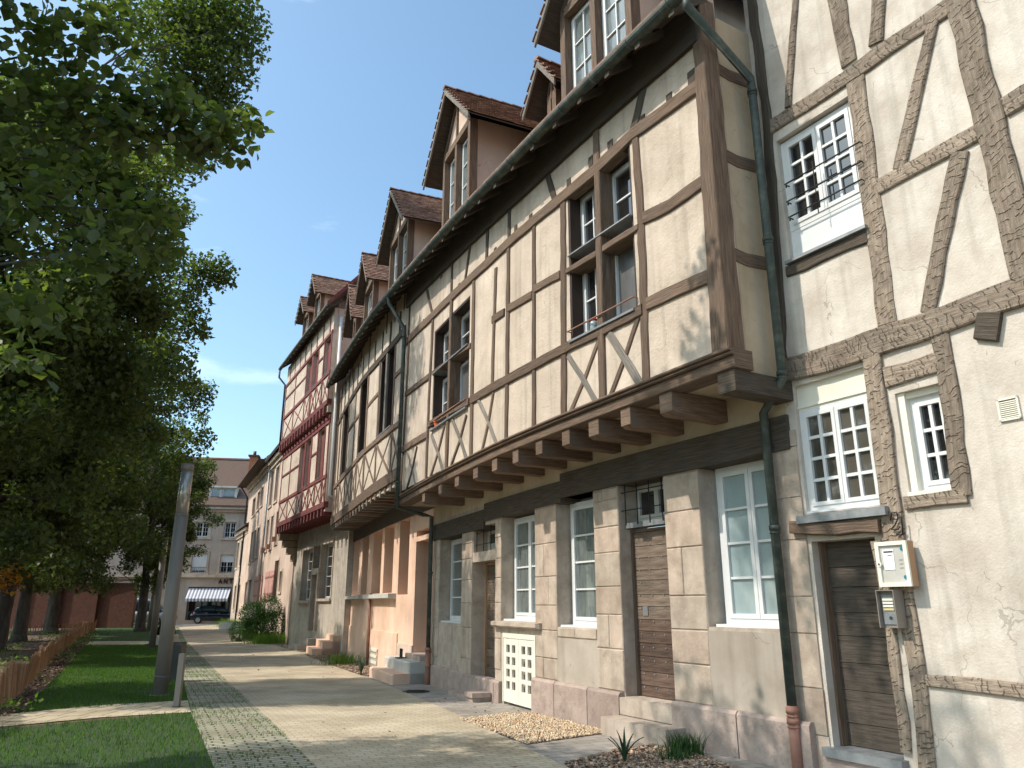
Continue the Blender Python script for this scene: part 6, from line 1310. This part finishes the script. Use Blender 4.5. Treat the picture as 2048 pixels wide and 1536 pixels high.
# brick boundary wall beyond the trees
bw = thing('brick_wall', (-35, 52, 0), 'dark red brick boundary wall behind the tree trunks at left', 'wall')
mb = MB()
for i in range(8):
    x0 = -47+i*2.55; mb.box(x0, x0+2.4, 54+i*.15, 54.25+i*.15, -.1, 3.0); mb.box(x0+2.4, x0+2.55, 53.95+i*.15, 54.3+i*.15, -.1, 3.15)
mb.build('brickwork', 'brick_wall', bw); mb = MB(); mb.loft([[(-47, 53.9, z), (-47, 54.35, z), (-26.6, 55.4, z), (-26.6, 54.95, z)] for z in (3.16, 3.24)]); mb.build('coping', 'brick_wall', bw)
x, y = gp(440, 1259); bx = thing('planter_block', (x, y, gz(y)), 'low pale concrete block where the path meets the far planting bed', 'planter')
mb = MB(); mb.loft([[(x+a, y+b, z) for a, b in ((-.1, 0), (3.1, -2.6), (3.4, -2.2), (.2, .5))] for z in (-.1, .4)]); mb.build('block', 'concrete', bx)
mb = MB(); mb.loft([[(x+a, y+b, z) for a, b in ((.15, .05), (2.9, -2.25), (3.1, -2.1), (.3, .3))] for z in (.401, .42)]); mb.build('soil_fill', 'soil', bx)
x, y = gp(355, 1247); sg = thing('sign_column', (x, y, gz(y)), 'tall dark grey column standing left of the awning shop', 'sign')
mb = MB(); mb.box(x-.3, x+.3, y-.12, y+.12, 0, 2.25); mb.build('panel', 'steel_dark', sg); mb = MB(); mb.box(x-.36, x+.36, y-.18, y+.18, -.05, .08); mb.build('base', 'concrete', sg)
for k, (px, r) in enumerate(((836, .27),)):
    x, y = gp(832, 1385); mb = MB(); z = gz(y)+.013; mb.tube([(x, y, z), (x, y, z+.012)], .27, 20)
    for q in range(5): mb.box(x-.18, x+.18, y-.17+q*.08, y-.15+q*.08, z+.012, z+.017)
    tag(mb.build('manhole_cover', 'iron'), 'round cast iron manhole cover in the grey paving', 'manhole cover')
# ---------------------------------------------------------------- vehicles
def car(loc, rot, paint, label, L=4.1, Wd=1.72, Hh=1.46, van=False, group=None):
    t = thing('parked_car', loc, label, 'van' if van else 'car', group)
    M_ = Matrix.Translation(Vector(loc))@Matrix.Rotation(rot, 4, 'Z'); tf = lambda p: tuple(M_@Vector(p)); w = Wd/2
    # stations from tail (x<0) to nose: x, floor, bumper line, shoulder height, half width
    if not van:
        st = [(-2.05, .42, .62, .80, .80), (-1.98, .30, .60, .98, .90), (-1.6, .22, .6, .98, .97), (-.8, .2, .6, .95, 1), (.3, .2, .6, .92, 1), (1.0, .2, .58, .90, .98), (1.6, .22, .55, .78, .93), (1.95, .28, .5, .66, .80), (2.05, .38, .5, .58, .70)]
        gh = [(-1.86, .96, 1.02, .80), (-1.55, .97, 1.38, .76), (-.9, .95, 1.46, .74), (-.1, .94, 1.46, .74), (.45, .93, 1.34, .74), (1.12, .91, .95, .82)]
    else:
        st = [(-2.3, .4, .7, 1.05, .92), (-2.25, .28, .7, 1.1, .97), (-1.2, .22, .7, 1.1, 1), (0, .22, .7, 1.08, 1), (1.2, .22, .65, 1.05, .98), (1.9, .25, .6, .85, .92), (2.3, .35, .55, .65, .78)]
        gh = [(-2.24, 1.06, 1.85, .86), (-1.9, 1.07, 1.95, .85), (0, 1.05, 1.97, .85), (.7, 1.04, 1.85, .84), (1.5, 1.02, 1.06, .86)]
    sc = L/4.1 if not van else L/4.6
    R = []
    for x, f, b, s, k in st:
        R.append([tf((x*sc, y*w*k, z)) for y, z in ((-.8, f), (-.98, f+.12), (-1, b), (-.93, s), (-.7, s+.03), (.7, s+.03), (.93, s), (1, b), (.98, f+.12), (.8, f))])
    mb = MB(); mb.loft(R, True, sm=True); body = mb.build('body', paint, t)
    mb = MB(); mb.loft([[tf((x*sc, y*w, z)) for y, z in ((-.9*k/.8, lo), (-k, hi-.07), (-k+.14, hi), (k-.14, hi), (k, hi-.07), (.9*k/.8, lo))] for x, lo, hi, k in gh], True, sm=True); mb.build('windows', 'car_glass', t)
    mb = MB(); q = [g for g in gh if g[2] > (1.3 if not van else 1.8)]
    mb.loft([[tf((x*sc, y*w, z)) for y, z in ((-k-.005, hi-.08), (-k+.13, hi+.012), (k-.13, hi+.012), (k+.005, hi-.08))] for x, lo, hi, k in q], True, sm=False)
    for x in ((-1.15, .0) if not van else (-1.2, .1)):
        for s_ in (-1, 1): mb.hexa([tf((x*sc+dx, s_*w*(.80 if z > 1.1 else .93)+dy, z)) for z in (.96, 1.36 if not van else 1.85) for dx, dy in ((-.03, -.01), (.03, -.01), (.03, .01), (-.03, .01))])
    mb.build('roof', paint, t)
    for x in (-1.28*sc, 1.25*sc):
        for s_ in (-1, 1):
            mb = MB(); mb.tube([tf((x, s_*(w-.2), .3)), tf((x, s_*(w+.005), .3))], .31, 20); wh = mb.build('wheel', 'rubber', t)
            mb = MB(); mb.tube([tf((x, s_*(w+.0), .3)), tf((x, s_*(w+.014), .3))], .19, 10); mb.build('rim', 'rim', wh)
    for s_ in (-1, 1):
        mb = MB(); mb.hexa([tf((x, s_*y, z)) for z, e in ((.75, 0), (1.0, .06)) for x, y in ((-2.03*sc+e, w*.62), (-1.8*sc, w*.95), (-1.78*sc, w*.8), (-1.95*sc+e, w*.6))]); mb.build('tail_light', 'tail_red', t)
        mb = MB(); mb.hexa([tf((x, s_*y, z)) for z in (.58, .7) for x, y in ((1.8*sc, w*.5), (1.8*sc, w*.9), (1.98*sc, w*.78), (2.03*sc, w*.5))]); mb.build('headlight', 'plate_white', t)
        for x in (-.65*sc, .35*sc): mb = MB(); mb.hexa([tf((x+a, s_*(w*.975)+b, z)) for z in (.82, .85) for a, b in ((-.08, -.02), (.08, -.02), (.08, .02), (-.08, .02))]); mb.build('door_handle', 'rim', t)
    mb = MB(); mb.hexa([tf((x, y, z)) for z in (.5, .62) for x, y in ((-2.08*sc, -.26), (-2.0*sc, -.26), (-2.0*sc, .26), (-2.08*sc, .26))]); mb.build('number_plate', 'plate_white', t)
    return t
x, y = gp(424, 1247); car((x+.35, y, gz(y)), math.radians(7), 'car_navy', 'dark navy hatchback parked in front of the awning shop')
x, y = gp(262, 1250); car((x, y+.5, gz(y)), math.radians(-20), 'car_black', 'black car parked beyond the lawn, left of the lamp posts', group='vehicles beyond the lawn')
car((-28.6, 60.8, 0), math.radians(8), 'car_silver', 'pale van with blue-tinted windows behind the black car', L=4.8, van=True, group='vehicles beyond the lawn')
x, y = gp(-10, 1254); car((x, y, 0), math.radians(195), 'car_silver', 'silver car with a red tail light at the far left edge', group='vehicles beyond the lawn')
car((x+3.5, y+4, 0), math.radians(185), 'car_black', 'black car parked behind the silver car at the far left', group='vehicles beyond the lawn')

# ================================================================ seated person on a low block, half hidden by the lamp posts
x, y = gp(312, 1291); z = gz(y)
bk = thing('bench_block', (x+.15, y+.1, z), 'pale stone block seat behind the second lamp post', 'bench')
mb = MB(); mb.loft([[(x-.1+a*k, y+.1+b*k, zz) for a, b in ((-.0, -.3), (.9, -.3), (.9, .3), (0, .3))] for zz, k in ((z-.05, 1), (z+.42, 1), (z+.45, .97))]); mb.build('seat', 'concrete', bk)
mb = MB(); mb.box(x+.0, x+.7, y-.15, y+.35, z-.02, z+.03); mb.build('foot', 'steel_dark', bk)
def skin(name, J_, E2, mat, par=None, sub=2, root=0):
    me = bpy.data.meshes.new(name); o3 = parent_loc(par) if par else Vector((0, 0, 0))
    me.from_pydata([(p[0]-o3[0], p[1]-o3[1], p[2]-o3[2]) for p, r in J_], E2, []); o = bpy.data.objects.new(name, me); COL.objects.link(o)
    if par: o.parent = par
    sm = o.modifiers.new('skin', 'SKIN'); sm.use_smooth_shade = True
    for i, (p, r) in enumerate(J_): me.skin_vertices[0].data[i].radius = (r if isinstance(r, tuple) else (r, r)); 
    me.skin_vertices[0].data[root].use_root = True
    ss = o.modifiers.new('sub', 'SUBSURF'); ss.levels = sub; ss.render_levels = sub; me.materials.append(MATS[mat]); return o
pe = thing('person', (x+.2, y, z), 'person in beige trousers and navy top sitting on the stone block', 'person')
X, Y, Z = x+.25, y-.02, z
Jb = [((X, Y, Z+.55), (.16, .13)), ((X+.02, Y, Z+.75), (.15, .13)), ((X+.0, Y, Z+.98), (.16, .15)), ((X-.02, Y, Z+1.1), .06), ((X-.05, Y, Z+1.22), .085), ((X-.06, Y, Z+1.3), .08),
      ((X-.05, Y-.1, Z+.54), .09), ((X-.45, Y-.13, Z+.52), .07), ((X-.47, Y-.13, Z+.1), .045), ((X-.60, Y-.14, Z+.04), .035),
      ((X-.05, Y+.1, Z+.54), .09), ((X-.42, Y+.16, Z+.52), .07), ((X-.40, Y+.16, Z+.1), .045), ((X-.53, Y+.17, Z+.04), .035),
      ((X-.0, Y-.2, Z+1.02), .055), ((X-.08, Y-.24, Z+.76), .045), ((X-.33, Y-.18, Z+.66), .032), ((X-.42, Y-.15, Z+.63), .03),
      ((X-.0, Y+.2, Z+1.02), .055), ((X-.08, Y+.24, Z+.76), .045), ((X-.31, Y+.18, Z+.66), .032), ((X-.40, Y+.16, Z+.63), .03)]
Eb = [(0, 1), (1, 2), (2, 3), (3, 4), (4, 5), (0, 6), (6, 7), (7, 8), (8, 9), (0, 10), (10, 11), (11, 12), (12, 13), (2, 14), (14, 15), (15, 16), (16, 17), (2, 18), (18, 19), (19, 20), (20, 21)]
body = skin('body', Jb, Eb, 'skin', pe)
sc_ = lambda idx, k: [(Jb[i][0], tuple(a*k for a in (Jb[i][1] if isinstance(Jb[i][1], tuple) else (Jb[i][1],)*2))) for i in idx]
skin('trousers', sc_([0, 6, 7, 8, 10, 11, 12], 1.18), [(0, 1), (1, 2), (2, 3), (0, 4), (4, 5), (5, 6)], 'cloth_beige', pe)
skin('jumper', sc_([0, 1, 2, 14, 15, 16, 18, 19, 20], 1.15), [(0, 1), (1, 2), (2, 3), (3, 4), (4, 5), (2, 6), (6, 7), (7, 8)], 'cloth_navy', pe)
mb = MB(); mb.ell((X-.03, Y, Z+1.27), (.10, .095, .11), 12, 8); mb.build('hair', 'hair', pe)
mb = MB(); mb.ell((X-.155, Y, Z+1.23), (.022, .014, .02), 8, 6); mb.build('nose', 'skin', body)
for dy in (-.035, .035): mb = MB(); mb.ell((X-.135, Y+dy, Z+1.255), (.01, .012, .008), 6, 5); mb.build('eye', 'ink', body)
mb = MB(); mb.ell((X-.137, Y, Z+1.19), (.008, .022, .006), 6, 5); mb.build('mouth', 'red_plastic', body)
for q in (8, 12):
    p = Jb[q][0]; mb = MB(); mb.ell((p[0]-.09, p[1], Z+.045), (.14, .05, .05), 10, 6); mb.build('shoe', 'rubber', pe)
for q in (17, 21):
    p = Jb[q][0]
    for k in range(5): mb = MB(); a = p[0]-.02, p[1]-.03+.015*k, p[2]; mb.tube([a, (a[0]-.04, a[1], a[2]-.01), (a[0]-.065, a[1], a[2]-.035)] if k < 4 else [a, (a[0]-.03, a[1]+.03, a[2]-.01)], [.01, .009, .006][:3 if k < 4 else 2], 6); mb.build('finger', 'skin', body)
